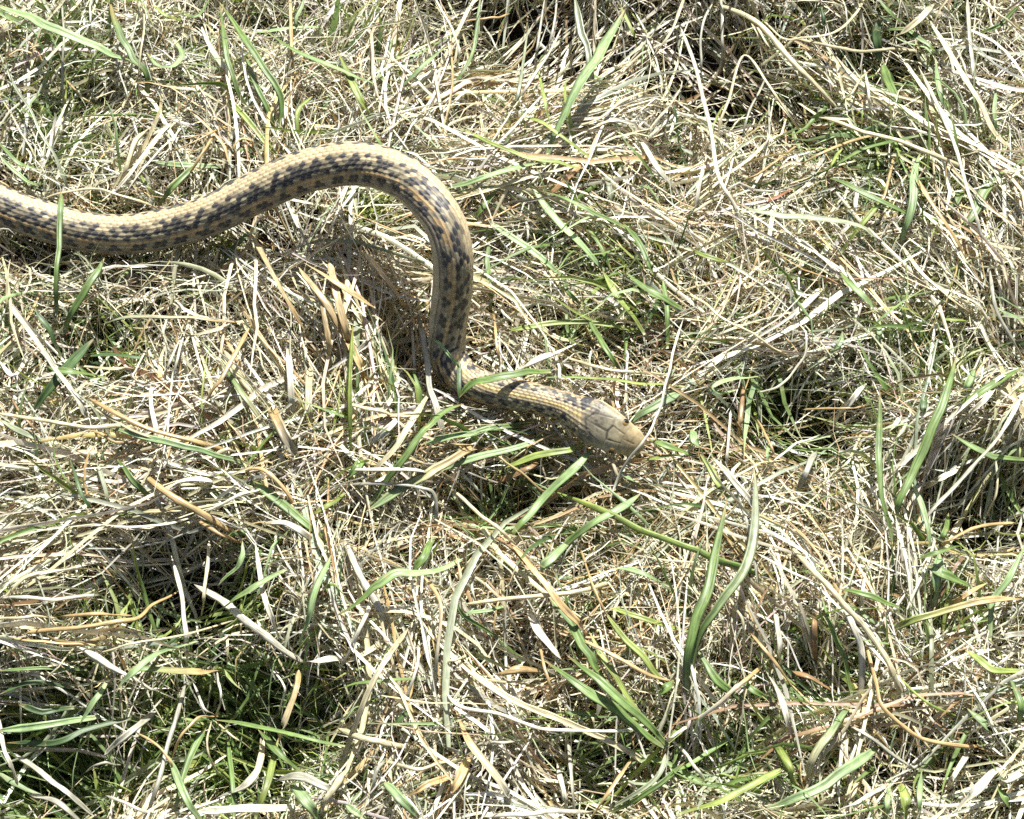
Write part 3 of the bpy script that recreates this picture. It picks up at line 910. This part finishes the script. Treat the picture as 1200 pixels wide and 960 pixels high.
used_labels = set()
MARKS = [("the snake's snout",753,522),("the snake's crown",705,480),("the snake's neck",600,462),("the snake's neck bend",525,425),
  ("the snake's hanging stretch",530,345),("the snake's upper bend",500,235),("the top of the snake's loop",400,190),("the snake's rising body",280,235),("the snake's far end",20,245),
  ("the top-left corner leaf",70,35),("the small curled leaf",195,65),("the tuft above the snake",300,120),("the pale broad leaf",690,110),("the roof-bent straw",870,65),
  ("the dark low weed",797,168),("the drooping strap blade",930,260),("the short upright leaf",1065,230),("the thickest bleached stem",1110,150),("the red-based blade",960,200),
  ("the top-right corner",1190,10),("the short white leaf",935,365),("the hooked green blade",850,445),("the two pointed blades",1050,560),("the white-topped stalk",1140,560),
  ("the cut golden stems",390,365),("the dark splayed tuft",75,420),("the ragged brown stem",340,520),("the fanned green pair",470,540),("the tan sheaf",120,725),
  ("the sunlit pointed blade",185,780),("the thick slanting straw",290,730),("the bottom-left corner",10,950),("the bow-bent blade",465,690),("the golden dry leaf",610,787),
  ("the wavy white straw",650,850),("the broad green tuft",740,830),("the V-crossed blades",830,740),("the long green stem",850,630),("the brown elbow stalk",1050,845),
  ("the bottom-right corner",1190,950),("the bottom edge's middle",600,955),("the right edge's middle",1195,480),("the left edge's middle",5,520),("the top edge's middle",600,5),("the low white straw",300,948)]
DIRS = ["right of","above-right of","above","above-left of","left of","below-left of","below","below-right of"]
def auto_label(kind, c1, c2, w, pts):
    noun = {'b': 'green blade', 's': 'stalk', 'f': 'dry blade'}[kind]
    size = 'thin' if w < 15 else 'narrow' if w < 24 else 'medium' if w < 36 else 'broad'
    colour = PALN[c1].replace(' green', '') if kind == 'b' else PALN[c1]
    if kind == 'b' and colour == 'green': colour = 'fresh'
    a, b = pts[0], pts[-1]; ang = math.degrees(math.atan2(-(b[1]-a[1]), b[0]-a[0])) % 180
    ori = 'lying level' if ang < 22 or ang > 158 else 'slanting up-right' if ang < 68 else 'pointing up' if ang < 112 else 'slanting up-left'
    for rank in range(5):
        for frac in (.5, .25, .75):
            x, y = pts[int(frac*(len(pts)-1))]; x, y = min(max(x, 4), 1196), min(max(y, 4), 956)
            order = sorted(MARKS, key=lambda m: math.hypot(m[1]-x, m[2]-y))
            nm, mx, my = order[rank]; d = math.hypot(mx-x, my-y)
            dr = DIRS[int(round(math.degrees(math.atan2(my-y, x-mx)) % 360/45)) % 8]
            near = 'just ' if d < 45 else '' if d < 110 else 'well '
            lb = f"{size} {colour} {noun} {ori}, {near}{dr} {nm}"
            if lb not in used_labels:
                used_labels.add(lb); return lb
    return lb

OVER_LABELS = {
    'A b g 25 217,670': "dark green blade lying across the snake's body near the left edge",
    'E b g 42 412,438': "curved green leaf lying over the snake's neck",
    'E b lg 15 298,226': "short pale green blade crossing the snake where it bends into the neck",
    'E b dg 22 416,305': "short dark upright blade in front of the snake's neck bend",
    'E s w>gy 15 1195,165': "kinked pale stalk passing in front of the tip of the snake's snout",  # its sunlit upper part is painted paler than the grey lower part
    'A b lg 60 -60,0': "broad green blade reaching in from the top left corner",
    'A b g 36 385,-10': "green blade with brown tip crossing the top left leaf's end",
    'A b lg 34 515,185': "small curled pale green leaf beside brown-tipped blade near top left",
    'D f tan>gy 66 945,462': "thick brown broken stem with ragged end, below the snake's loop",
    'C b gg 36 185,712': "long grey-green strap blade drooping at its right end, upper right",
    'C b lg 44 833,535': "short upright pale green leaf standing above a thick straw, upper right",
    'F s w>gy 27 1200,420': "long stalk, white on top and grey below, leaning in from right edge",
    'F b lg 21 290,363': "small pale green hooked blade right of the snake's head",
    'F f w 34 495,55': "short broad white dry leaf right of and above the snake's head",
    'I s tan 21 636,318': "brown curved stalk bending like an elbow, lower right",
    'E f yg>g 30 745,768': "long flat green stem running down-right from below the snout",
    'H s w 19 355,500': "long wavy white straw curving along the bottom middle",
    'H f tan 35 540,446': "short golden dry leaf lying alone, bottom middle",
    'H b g>lg 42 -25,250': "green blade bent like a bow below the dry clump, bottom middle",
    'C s st 18 118,490': "thin straw bent sharply like a roof, upper right",
    'C s w 46 755,182': "thickest bleached stem running down to the right edge, upper right",
    'C s st 37 120,15': "thick pale straw stem ending bluntly over dark gap, upper right",
    'G b lg 29 408,506': "sunlit pointed pale green blade over the dark hollow, lower left",
    'G s w 42 682,135': "thick bleached straw slanting down-right from the dark hollow, lower left",
}
lines = [l for l in TRACE.strip().splitlines() if l.strip()]
# cut stems inside the loop, in photograph pixels
STUB = [((295,275),(330,340),(366,404),9),((350,313),(385,360),(414,414),11),((356,308),(402,337),(458,374),10),((386,308),(398,360),(416,425),11),((427,296),(455,330),(484,372),10),((372,330),(381,380),(392,440),9)]
NAMES = {'b': 'grass_leaf', 's': 'straw_stalk', 'f': 'dry_grass_leaf'}

def place_traced(px, py, lift, over, base_dip=.007, dip0=.002, endf=.6):
    """3D line for picture points: rests in the sward at its last point, lifts towards the first"""
    n = len(px); t = np.linspace(0, 1, n)
    z = np.full(n, .014)
    env = lift*(.35 + .65*np.sin(np.pi*np.clip(t*.85+.12, 0, 1))) - (base_dip + endf*lift)*np.clip((t-.78)/.22, 0, 1)**1.5 - dip0*np.clip((.14-t)/.14, 0, 1)
    for _ in range(4):
        P = at(px, py, z); z = mat_z(P[:,0], P[:,1]) + .6*hollow(P[:,0], P[:,1]) + env
    k = np.ones(9)/9; zp = np.concatenate([np.full(4, z[0]), z, np.full(4, z[-1])]); z = np.convolve(zp, k, 'valid')
    P = at(px, py, z)
    A, R = near_snake(P)
    if over:
        # keep clear of the body along the line of sight, on the viewer's side
        ns = np.linalg.norm((P-A)[:, :2], axis=1)
        zz = z.copy()
        for i in range(n):
            for _ in range(40):
                p = at(px[i], py[i], zz[i]); a, r = near_snake(p)
                if np.linalg.norm(p - a) > r + .0012 and not (abs(p[2]-a[2]) < r and np.linalg.norm((p-a)[:2]) < r) and p[2] > a[2] - r*1.2: break
                zz[i] += .001
        zz = np.convolve(np.concatenate([np.full(3, zz[0]), zz, np.full(3, zz[-1])]), np.ones(7)/7, 'valid')
        P = at(px, py, np.maximum(zz, z))
    else:
        v = P - A; d = np.linalg.norm(v, axis=1); lim = R*1.10 + .0008
        push = d < lim
        if push.any():
            v2 = v.copy(); v2[:,2] -= .4*R
            P = np.where(push[:,None], A + nrm(v2)*lim[:,None], P)
            kk = np.array([.25,.5,.25])
            for _ in range(2):
                P[1:-1] = .25*P[:-2] + .5*P[1:-1] + .25*P[2:]
    return P

def tube_points(pts, per):
    return catmull(np.array(pts, float), per)

n_obj = 0
for li, line in enumerate(lines):
    tk = line.split(); tile, kind, colour, wid = tk[0], tk[1], tk[2], float(tk[3])
    if '>' in kind: kind = kind.split('>')[1]
    flags = [f for f in tk[4:] if ',' not in f]
    pts = np.array([tuple(map(float, p.split(','))) for p in tk[4:] if ',' in p])/3 + np.array(OFF[tile])
    tuft = None; over = False; lift = 7.0; tip = False
    for f in flags:
        if f[0] == '#': tuft = f[1:]; continue
        if 't' in f: tip = True
        if 'o' in f: over = True
        if 'h' in f: lift = float(f[f.index('h')+1:])*1.1 + 2.0
    C = catmull(pts, 9)
    r = np.random.default_rng(li + 500)
    if kind != 's' or wid < 20:
        wob = r.normal(0, .5, (len(C)//5 + 2, 2)); idx = np.linspace(0, len(wob)-1, len(C))
        C = C + np.stack([np.interp(idx, np.arange(len(wob)), wob[:,k]) for k in (0,1)], -1)*1.6
    if kind == 's' and len(C) > 12:                       # straw is stiff: small kinks instead of even bends
        for kk in range(r.integers(1, 4)):
            q0 = r.uniform(.15, .85)*len(C); amp = r.normal(0, 1.6)
            C[:,1] += amp*np.clip(1 - np.abs(np.arange(len(C)) - q0)/(.2*len(C)), 0, 1)
    P = place_traced(C[:,0], C[:,1], lift/1000, over, .003 if kind == 'b' else .007, .001 if kind == 'b' else .008, .2 if kind == 'b' else .6)
    wm = min(wid, 36 + (wid-36)*.5)/3*MM*dict(b=.84, f=.76, s=.66)[kind]
    c1, c2 = (colour.split('>') + [colour])[:2] if '>' in colour else (colour, colour)
    me = profile_mesh(NAMES[kind], P, wm, kind, PAL[c1], PAL[c2], tip, li)
    mat = M_GREEN if kind == 'b' or c1 in ('g','lg','yg') else M_DRY
    if tuft:
        root = tuft_root(tuft, P[-1])
        o = link({'b': 'blade', 's': 'straw', 'f': 'dry_blade'}[kind], me, mat)
        o.parent = root; o.matrix_parent_inverse = Matrix.Translation(root.location).inverted()
        if colour == 'red': o['label'] = "dried reddish base"
    else:
        # keep each mesh's origin at its lower end
        org = P[-1].copy()
        co = np.empty(len(me.vertices)*3, np.float32); me.vertices.foreach_get("co", co)
        me.vertices.foreach_set("co", (co.reshape(-1,3) - org.astype(np.float32)).ravel())
        key = ' '.join(tk[:4]) + ' ' + tk[4]
        lb = OVER_LABELS.get(key) or auto_label(kind, c1, c2, wid, C)
        o = link(NAMES[kind], me, mat, None, label=lb, category={'b': 'grass blade', 's': 'straw', 'f': 'dry grass'}[kind],
                 group={'b': 'green grass blades', 's': 'dry straw stalks', 'f': 'flat dry grass blades'}[kind])
        o.location = org
for i, (a, b, c, w) in enumerate(STUB):
    C = catmull(np.array([a, b, c], float), 14)
    P = place_traced(C[:,0], C[:,1], .016, False)
    me = profile_mesh("stem", P, w*MM*.78, 's' if i % 2 else 'f', np.array(PAL['tan'])*.6 + np.array(PAL['st'])*.4, np.array(PAL['tan'])*.9, False, 900+i)
    root = tuft_root('stubble', P[-1])
    o = link("stem", me, M_DRY); o.parent = root; o.matrix_parent_inverse = Matrix.Translation(root.location).inverted()

# ------------------------------------------------------------------ the sward: uncountable litter, thin green grass, moss
def strands(base, az, pitch, length, width, curl, pcurl, nseg, r, zmin=None):
    """(n) random strands -> (n, nseg+1, 3)"""
    n = len(az); step = (length/nseg)[:,None]
    k = np.arange(nseg)[None]
    wob = np.cumsum(r.normal(0, .13, (n, nseg)), 1)
    A = az[:,None] + curl[:,None]*k/nseg + wob
    Pi = pitch[:,None] + pcurl[:,None]*k/nseg + np.cumsum(r.normal(0, .07, (n, nseg)), 1)
    d = np.stack([np.cos(A)*np.cos(Pi), np.sin(A)*np.cos(Pi), np.sin(Pi)], -1)*step[...,None]
    P = np.concatenate([np.zeros((n,1,3)), np.cumsum(d, 1)], 1)
    return base[:,None,:] + P

def ribbons(P, width, r, fold=.22, tip=.25):
    n, K, _ = P.shape
    T = np.gradient(P, axis=1); T = nrm(T)
    roll = r.normal(0, .75, (n,1)) + np.cumsum(r.normal(0, .12, (n,K)), 1)
    upv = np.array((0,-.1,1.0))
    side = np.cross(np.broadcast_to(upv, T.shape), T)
    bad = np.linalg.norm(side, axis=-1) < .05; side[bad] = (1,0,0)
    side = nrm(side); nor = np.cross(T, side)
    sd = side*np.cos(roll)[...,None] + nor*np.sin(roll)[...,None]; no = np.cross(T, sd)
    t = np.linspace(0, 1, K)[None]
    k = np.minimum(1, .6 + t*4)*np.minimum(1, tip + (1-t)*2.2)
    w = (width[:,None]*k)[...,None]
    fo = r.uniform(-1.6, 1.6, (n,1,1))*fold
    V = np.stack([P - sd*w*.5 + no*w*fo, P, P + sd*w*.5 + no*w*fo], 2)          # n,K,3,3
    I = np.arange(n*K*3).reshape(n, K, 3)
    q = np.concatenate([np.stack([I[:,:-1,a], I[:,:-1,a+1], I[:,1:,a+1], I[:,1:,a]], -1).reshape(-1,4) for a in (0,1)])
    return V.reshape(-1,3), q, I

def straw_colours(n, r, x, y):
    keys = ['w','st','tan','gy','br','gg']
    c = np.array([PAL[k] for k in keys])
    px, py = to_px(np.stack([x, y, np.full(n, .01)], -1))
    pal = vnoise(x, y, .06, 21)                       # bleached and warm patches of the sward
    warm = np.exp(-((px-720)/330)**2 - ((py-560)/330)**2)
    p = np.stack([.42+.25*pal-.20*warm, .34+0*pal, .06+.18*warm, .14-.07*warm, .025+.055*warm, .07-.03*warm], -1); p = np.clip(p, .01, 1); p /= p.sum(1, keepdims=True)
    idx = (r.random((n,1)) > np.cumsum(p, 1)).sum(1).clip(0, 5)
    return c[idx]*r.uniform(.7, 1.25, (n,1))*r.normal(1, .05, (n,3))

def clear_of_snake(P, pad=.0012):
    A, R = near_snake(P)
    d = np.linalg.norm(P - A, axis=-1); dxy = np.linalg.norm((P-A)[...,:2], axis=-1)
    hit = (d < R + pad) | ((dxy < R*1.02) & (P[...,2] > A[...,2] - R*.6))
    return ~hit.any(1)

def rand_xy(n, r, m=1.0):
    """ground points over the view and a margin round it"""
    return np.stack([r.uniform(-.205, .205, n)*m, r.uniform(-.185, .21, n)*m], -1)

FLOW = [(60,80,65),(300,60,100),(120,170,60),(560,60,55),(720,140,60),(640,170,5),(880,60,-45),(1050,130,-50),(1150,220,-55),(900,240,20),(1050,300,-60),
        (60,500,-10),(250,520,-22),(200,610,15),(60,640,20),(350,420,-65),(120,330,-50),(450,560,45),(560,600,-35),(420,700,-60),(700,700,-45),(560,830,-35),(760,820,-45),
        (120,730,5),(60,860,35),(260,800,75),(330,880,60),(450,900,80),(850,560,-35),(960,460,45),(1100,560,50),(1000,700,-60),(900,820,70),(1080,850,40),(1150,760,30),(700,320,-45),(640,420,10),(820,420,-20),(960,940,35)]
def flow_az(x, y):
    px, py = to_px(np.stack([x, y, np.full(len(x), .01)], -1)); cx = np.zeros(len(x)); sy = np.zeros(len(x))
    for fx, fy, an in FLOW:
        w = np.exp(-((px-fx)**2 + (py-fy)**2)/(2*75.0**2)); a = math.radians(2*an)
        cx += w*math.cos(a); sy += w*math.sin(a)
    return .5*np.arctan2(sy, cx)

def build_litter():
    r = np.random.default_rng(42)
    Ps, Ws = [], []
    def emit(xy, depth, az, pitch, ln, wd, curl, pcurl, dens=.86):
        h = hollow(xy[:,0], xy[:,1])/.027
        keep = r.random(len(xy)) > dens*h
        xy, depth, az, pitch, ln, wd, curl, pcurl = [a[keep] for a in (xy, depth, az, pitch, ln, wd, curl, pcurl)]
        s_, m_ = soil_z(xy[:,0], xy[:,1]), mat_z(xy[:,0], xy[:,1])
        base = np.concatenate([xy, (s_ + (m_-s_)*depth)[:,None]], 1)
        P = strands(base, az, pitch, ln, wd, curl, pcurl, 6, r)
        mid = P[:, 3:4, :2] - xy[:,None,:]; P[..., :2] -= mid*.7
        lim = mat_z(P[...,0], P[...,1]) + .0030 + .006*r.random((len(P),1))**2
        over = P[...,2] - lim; P[...,2] -= np.where(over > 0, over*.85, 0)
        gz = soil_z(P[...,0], P[...,1]); P[...,2] = np.maximum(P[...,2], gz + .0004)
        ok = clear_of_snake(P)
        Ps.append(P[ok]); Ws.append(wd[ok])
    # a: single straws and scraps lying every way
    n = 12500
    xy = rand_xy(n, r)
    flow = 2*np.pi*vnoise(xy[:,0], xy[:,1], .07, 8)
    az = np.where(r.random(n) < .45, flow + r.normal(0, .6, n), r.uniform(0, 2*np.pi, n))
    ln = np.clip(r.lognormal(math.log(.021), .5, n), .005, .065); wd = np.clip(r.lognormal(math.log(.00049), .45, n), .00025, .0020)
    emit(xy, r.uniform(.25, 1.05, n), az, r.normal(0, .22, n), ln, wd, r.normal(0, .7, n), r.normal(0, .3, n))
    # b: bundles of straws growing from one crown, bent over the same way
    nc, per = 1000, 14
    c = rand_xy(nc, r); a0 = np.where(r.random(nc) < .40, flow_az(c[:,0], c[:,1]) + r.normal(0, .5, nc) + np.pi*(r.random(nc) < .5), r.uniform(0, 2*np.pi, nc))
    xy = np.repeat(c, per, 0) + r.normal(0, .0035, (nc*per, 2)); n = nc*per
    az = np.repeat(a0, per) + r.normal(0, .42, n)
    ln = np.clip(r.lognormal(math.log(.036), .4, n), .010, .095); wd = np.clip(r.lognormal(math.log(.00060), .45, n), .00028, .0024)
    emit(xy, r.uniform(.3, 1.0, n), az, r.uniform(.0, .65, n), ln, wd, r.normal(0, .8, n), r.normal(-.7, .4, n))
    # b2: long locks of hay lying along the grain of the sward
    nc, per = 120, 12
    c = rand_xy(nc, r); a0 = flow_az(c[:,0], c[:,1]) + r.normal(0, .28, nc) + np.pi*(r.random(nc) < .5); n = nc*per
    xy = np.repeat(c, per, 0) + r.normal(0, .0045, (n, 2))
    az = np.repeat(a0, per) + r.normal(0, .30, n)
    ln = np.clip(r.lognormal(math.log(.062), .35, n), .02, .12); wd = np.clip(r.lognormal(math.log(.00095), .4, n), .0004, .0026)
    emit(xy, r.uniform(.8, 1.25, n), az, r.uniform(.05, .45, n), ln, wd, np.repeat(r.normal(0, .35, nc), per) + r.normal(0, .25, n), r.normal(-.6, .25, n), .6)
    # b3: the fans of long pale straw that sweep across the upper right and the left
    FAN = [(880,40,-42,16),(960,80,-46,18),(1030,120,-48,20),(1100,160,-50,20),(1160,210,-52,16),(1150,90,-48,14),(820,20,-40,12),(720,60,62,16),(660,60,58,14),(600,50,52,12),
           (720,150,18,18),(660,165,4,14),(850,190,35,12),(1120,300,-58,12),(1000,330,-55,10),(120,590,-12,16),(220,560,-20,16),(60,640,12,14),(180,640,18,12),(330,430,-60,12),(300,350,-58,10),
           (820,130,-70,12),(450,760,-62,12),(560,860,-32,12),(650,880,-30,12),(960,720,-60,14),(1010,800,-58,10)]
    c = at(np.array([f[0] for f in FAN], float), np.array([f[1] for f in FAN], float), .014)[:, :2]; cnt = np.array([f[3] for f in FAN]); n = cnt.sum()
    a0 = np.radians(np.array([f[2] for f in FAN], float)); xy = np.repeat(c, cnt, 0) + r.normal(0, .0085, (n, 2))
    ln = np.clip(r.lognormal(math.log(.060), .35, n), .025, .11); wd = np.clip(r.lognormal(math.log(.00085), .4, n), .0004, .0020)
    emit(xy, r.uniform(1.0, 1.5, n), np.repeat(a0, cnt) + r.normal(0, .22, n), r.uniform(.05, .30, n), ln, wd, r.normal(0, .35, n), r.normal(-.4, .2, n), .1)
    # c: hair-fine curls
    n = 10500
    xy = rand_xy(n, r)
    ln = r.uniform(.006, .022, n)
    emit(xy, r.uniform(.45, 1.15, n), r.uniform(0, 2*np.pi, n), r.normal(.1, .4, n), ln, r.uniform(.00022, .00045, n), r.normal(0, 2.3, n), r.normal(0, 1.0, n))
    # d: stubs standing up out of the mat
    n = 4500
    xy = rand_xy(n, r)
    emit(xy, r.uniform(.4, .95, n), r.uniform(0, 2*np.pi, n), r.uniform(.6, 1.4, n), r.uniform(.005, .014, n), r.uniform(.0004, .0014, n), r.normal(0, .5, n), r.normal(-.3, .4, n))
    # e: the same sward beyond the frame, thinner
    n = 14000
    xy = rand_xy(n*2, r, 1.85); far = (np.abs(xy[:,0]) > .20) | (xy[:,1] > .205) | (xy[:,1] < -.18); xy = xy[far][:n]; n = len(xy)
    emit(xy, r.uniform(.2, 1.0, n), r.uniform(0, 2*np.pi, n), r.normal(.05, .3, n), r.uniform(.015, .05, n), r.uniform(.0008, .0026, n), r.normal(0, .9, n), r.normal(-.2, .3, n))
    P = np.concatenate(Ps); w = np.concatenate(Ws)
    V, q, I = ribbons(P, w, r)
    n, K = P.shape[:2]
    c = straw_colours(n, r, P[:,0,0], P[:,0,1])
    t = np.linspace(-1, 1, K)[None,:,None]
    cc = c[:,None,:]*(1 + r.normal(0, .16, (n,1,1))*t)
    col = np.repeat(cc[:,:,None,:], 3, 2).reshape(-1,3)
    L = np.linalg.norm(np.diff(P, axis=1), axis=-1).sum(1)
    uv = np.stack(np.broadcast_arrays(np.array([0,.5,1.])[None,None,:] + (np.arange(n)*.73 % 50)[:,None,None], (np.linspace(0,1,K)[None,:]*L[:,None]*300)[:,:,None]), -1).reshape(-1,2)
    link("dry_grass_litter", make_mesh("dry_grass_litter", V, q, np.clip(col, .01, .8), uv), M_DRY, kind="stuff",
         label="matted layer of pale dry grass litter covering the soil", category="dry grass")
    return len(q)*2
print("litter tris", build_litter())

GREENS = [(60,60,110,70,.9),(60,190,70,60,.8),(280,90,90,60,.6),(90,400,90,60,1.0),(60,830,120,90,1.2),(270,820,130,90,.9),(430,70,60,50,.5),(690,250,90,90,.8),
          (1030,80,90,90,1.1),(1090,240,100,90,.9),(760,330,80,60,.9),(960,430,120,80,.6),(1110,520,90,110,1.0),(620,560,90,60,.6),(460,520,80,60,.6),(770,620,120,60,.6),
          (760,850,80,80,.7),(860,780,80,60,.7),(960,900,110,60,.9),(1120,780,90,90,1.0),(520,720,60,40,.5),(430,880,70,60,.6),(150,590,110,50,.5),(350,620,60,50,.6),(1150,930,70,60,.8)]
def build_green():
    r = np.random.default_rng(77); B = []
    for px, py, rx, ry, am in GREENS:
        n = int(am*rx*ry*.060)
        B.append(at(r.normal(px, rx*.62, n), r.normal(py, ry*.62, n), .006)[:, :2])
    n = 1800; B.append(rand_xy(n, r, 1.5))
    xy = np.concatenate(B); n = len(xy)
    cl = rand_xy(n, r)  # direction shared by near neighbours
    az = 2*np.pi*vnoise(xy[:,0], xy[:,1], .03, 9) + r.normal(0, .7, n)
    ln = np.clip(r.lognormal(math.log(.028), .45, n), .010, .065); wd = np.clip(r.lognormal(math.log(.00095), .4, n), .0004, .0024)
    z = soil_z(xy[:,0], xy[:,1]) + .3*(mat_z(xy[:,0], xy[:,1]) - soil_z(xy[:,0], xy[:,1]))
    P = strands(np.concatenate([xy, z[:,None]], 1), az, r.uniform(.35, 1.15, n), ln, wd, r.normal(0, .5, n), r.normal(-.8, .4, n), 7, r)
    lim = mat_z(P[...,0], P[...,1]) + .007 + .006*r.random((n,1)); ov = P[...,2]-lim; P[...,2] -= np.where(ov > 0, ov*.8, 0)
    P[...,2] = np.maximum(P[...,2], soil_z(P[...,0], P[...,1]) + .0005)
    ok = clear_of_snake(P); P, wd = P[ok], wd[ok]; n = len(P); K = P.shape[1]
    V, q, I = ribbons(P, wd, r, .25, .06)
    keys = np.array([PAL[k] for k in ('g','dg','lg','yg','gg')]); c = keys[r.choice(5, n, p=(.38,.12,.22,.20,.08))]*r.uniform(.75, 1.25, (n,1))
    t = np.linspace(0, 1, K)[None,:,None]; dry = np.clip(1 - t/.22, 0, 1)*.8; tipd = np.clip((t-.8)/.2, 0, 1)*(r.random((n,1,1)) < .4)*.8
    cc = c[:,None,:]*(1-dry) + np.array((.45,.42,.25))*dry; cc = cc*(1-tipd) + np.array((.45,.30,.14))*tipd
    col = np.repeat(cc[:,:,None,:], 3, 2).reshape(-1,3)
    uv = np.stack(np.broadcast_arrays(np.array([0,.5,1.])[None,None,:] + (np.arange(n)*.73 % 50)[:,None,None], (np.linspace(0,8,K)[None,:]*np.ones((n,1)))[:,:,None]), -1).reshape(-1,2)
    link("grass", make_mesh("grass", V, q, col, uv), M_GREEN, kind="stuff", label="thin short green grass growing up through the dry litter", category="grass")
build_green()

def build_shade_grass():  # grass added out of view for the shade it casts
    """unseen taller clump, added just beyond the top of the frame to shade the hollows below"""
    r = np.random.default_rng(123); n = 620
    b = at(r.uniform(560, 1080, n), r.uniform(-190, -70, n), .004); b[:,2] = soil_z(b[:,0], b[:,1])
    ln = r.uniform(.045, .085, n); wd = r.uniform(.0011, .0028, n)
    P = strands(b, r.uniform(0, 2*np.pi, n), r.uniform(1.0, 1.5, n), ln, wd, r.normal(0, .5, n), r.normal(-.8, .4, n), 7, r)
    qx, qy = to_px(P.reshape(-1,3)); ok = (qy.reshape(n, -1) < -8).all(1); P, wd = P[ok], wd[ok]; n, K = P.shape[:2]
    V, q, I = ribbons(P, wd, r, .25, .06)
    keys = np.array([PAL[k] for k in ('g','st','w','yg','gg')]); c = keys[r.choice(5, n, p=(.30,.25,.2,.15,.10))]*r.uniform(.8, 1.2, (n,1))
    col = np.repeat(np.repeat(c[:,None,None,:], K, 1), 3, 2).reshape(-1,3)
    uv = np.stack(np.broadcast_arrays(np.array([0,.5,1.])[None,None,:] + (np.arange(n)*.73 % 50)[:,None,None], (np.linspace(0,12,K)[None,:]*np.ones((n,1)))[:,:,None]), -1).reshape(-1,2)
    link("added_shade_grass", make_mesh("added_shade_grass", V, q, col, uv), M_GREEN, kind="stuff", label="unseen taller grass added beyond the top of the patch to cast shade", category="grass")
build_shade_grass()

MOSS = [(430,248,26,14),(505,275,12,12),(265,290,14,8),(1110,222,18,14),(460,90,14,10),(720,195,8,6),(440,262,20,10),(955,745,16,12)]
def build_moss():
    r = np.random.default_rng(5); V, q, C = [], [], []
    for px, py, rx, ry in MOSS:
        n = int(rx*ry*.9)
        p = at(r.normal(px, rx*.6, n), r.normal(py, ry*.6, n), .008)
        p[:,2] = mat_z(p[:,0], p[:,1]) - .001 + r.uniform(-.002, .002, n)
        A, R = near_snake(p); p = p[np.linalg.norm(p-A, axis=1) > R + .003]
        for b in p:
            a = r.uniform(0, 6.28); l, w = r.uniform(.0012, .0026), r.uniform(.0005, .0011)
            d = np.array((math.cos(a), math.sin(a), r.uniform(-.2, .7))); s = nrm(np.cross(d, np.array((0,0,1.)) + r.normal(0,.3,3)))
            k = len(V); V += [b, b + d*l*.5 + s*w, b + d*l, b + d*l*.5 - s*w]; q.append((k, k+1, k+2, k+3))
            C += [np.array((.20,.25,.045))*r.uniform(.6, 1.3)]*4
    V = np.array(V)
    link("moss", make_mesh("moss", V, np.array(q), np.array(C), np.zeros((len(V),2)), False), M_GREEN, kind="stuff",
         label="small yellow-green moss sprigs between the straws", category="moss")
build_moss()

# low broad-leaved weeds seen in gaps
def weed(px, py, size, c, n, label):
    r = np.random.default_rng(int(px))
    base = at(px, py, .006); base[2] = mat_z(base[0], base[1]) + .002
    root = bpy.data.objects.new("weed_plant", None); COL.objects.link(root); root.location = base; root.empty_display_size = .005
    root['label'] = label; root['category'] = "weed"
    for i in range(n):
        a = i/n*6.283 + r.uniform(-.3, .3); L = size*r.uniform(.75, 1.1); K, M = 7, 5
        d = np.array((math.cos(a), math.sin(a), 0)); s = np.array((-math.sin(a), math.cos(a), 0)); V = []
        for j in range(K):
            t = j/(K-1); w = L*.36*math.sin(math.pi*min(1, .04+t*.97))**.7*(1 + .14*math.cos(t*19))
            for m in range(M):
                u = m/(M-1)*2-1
                V.append(d*L*t + s*w*u + np.array((0,0,L*(.5*t - .42*t*t) + abs(u)*w*.25)))
        V = np.array(V); I = np.arange(K*M).reshape(K, M)
        q = np.stack([I[:-1,:-1], I[1:,:-1], I[1:,1:], I[:-1,1:]], -1).reshape(-1,4)
        cc = np.tile(np.array(c)*r.uniform(.8, 1.2), (len(V),1)); uv = np.stack([np.tile(np.linspace(0,1,M), K)+i, np.repeat(np.linspace(0,3,K), M)], -1)
        link("leaf", make_mesh("leaf", V, q, cc, uv), M_GREEN, root)
weed(797, 168, .0065, (.075,.14,.07), 6, "low dark green weed in the gap between bleached straws, upper right")
weed(716, 196, .0028, (.26,.27,.05), 4, "tiny yellow-green seedling right of the pale broad grass leaf")
weed(940, 745, .0035, (.16,.24,.06), 5, "small green weed among brown leaves, lower right")
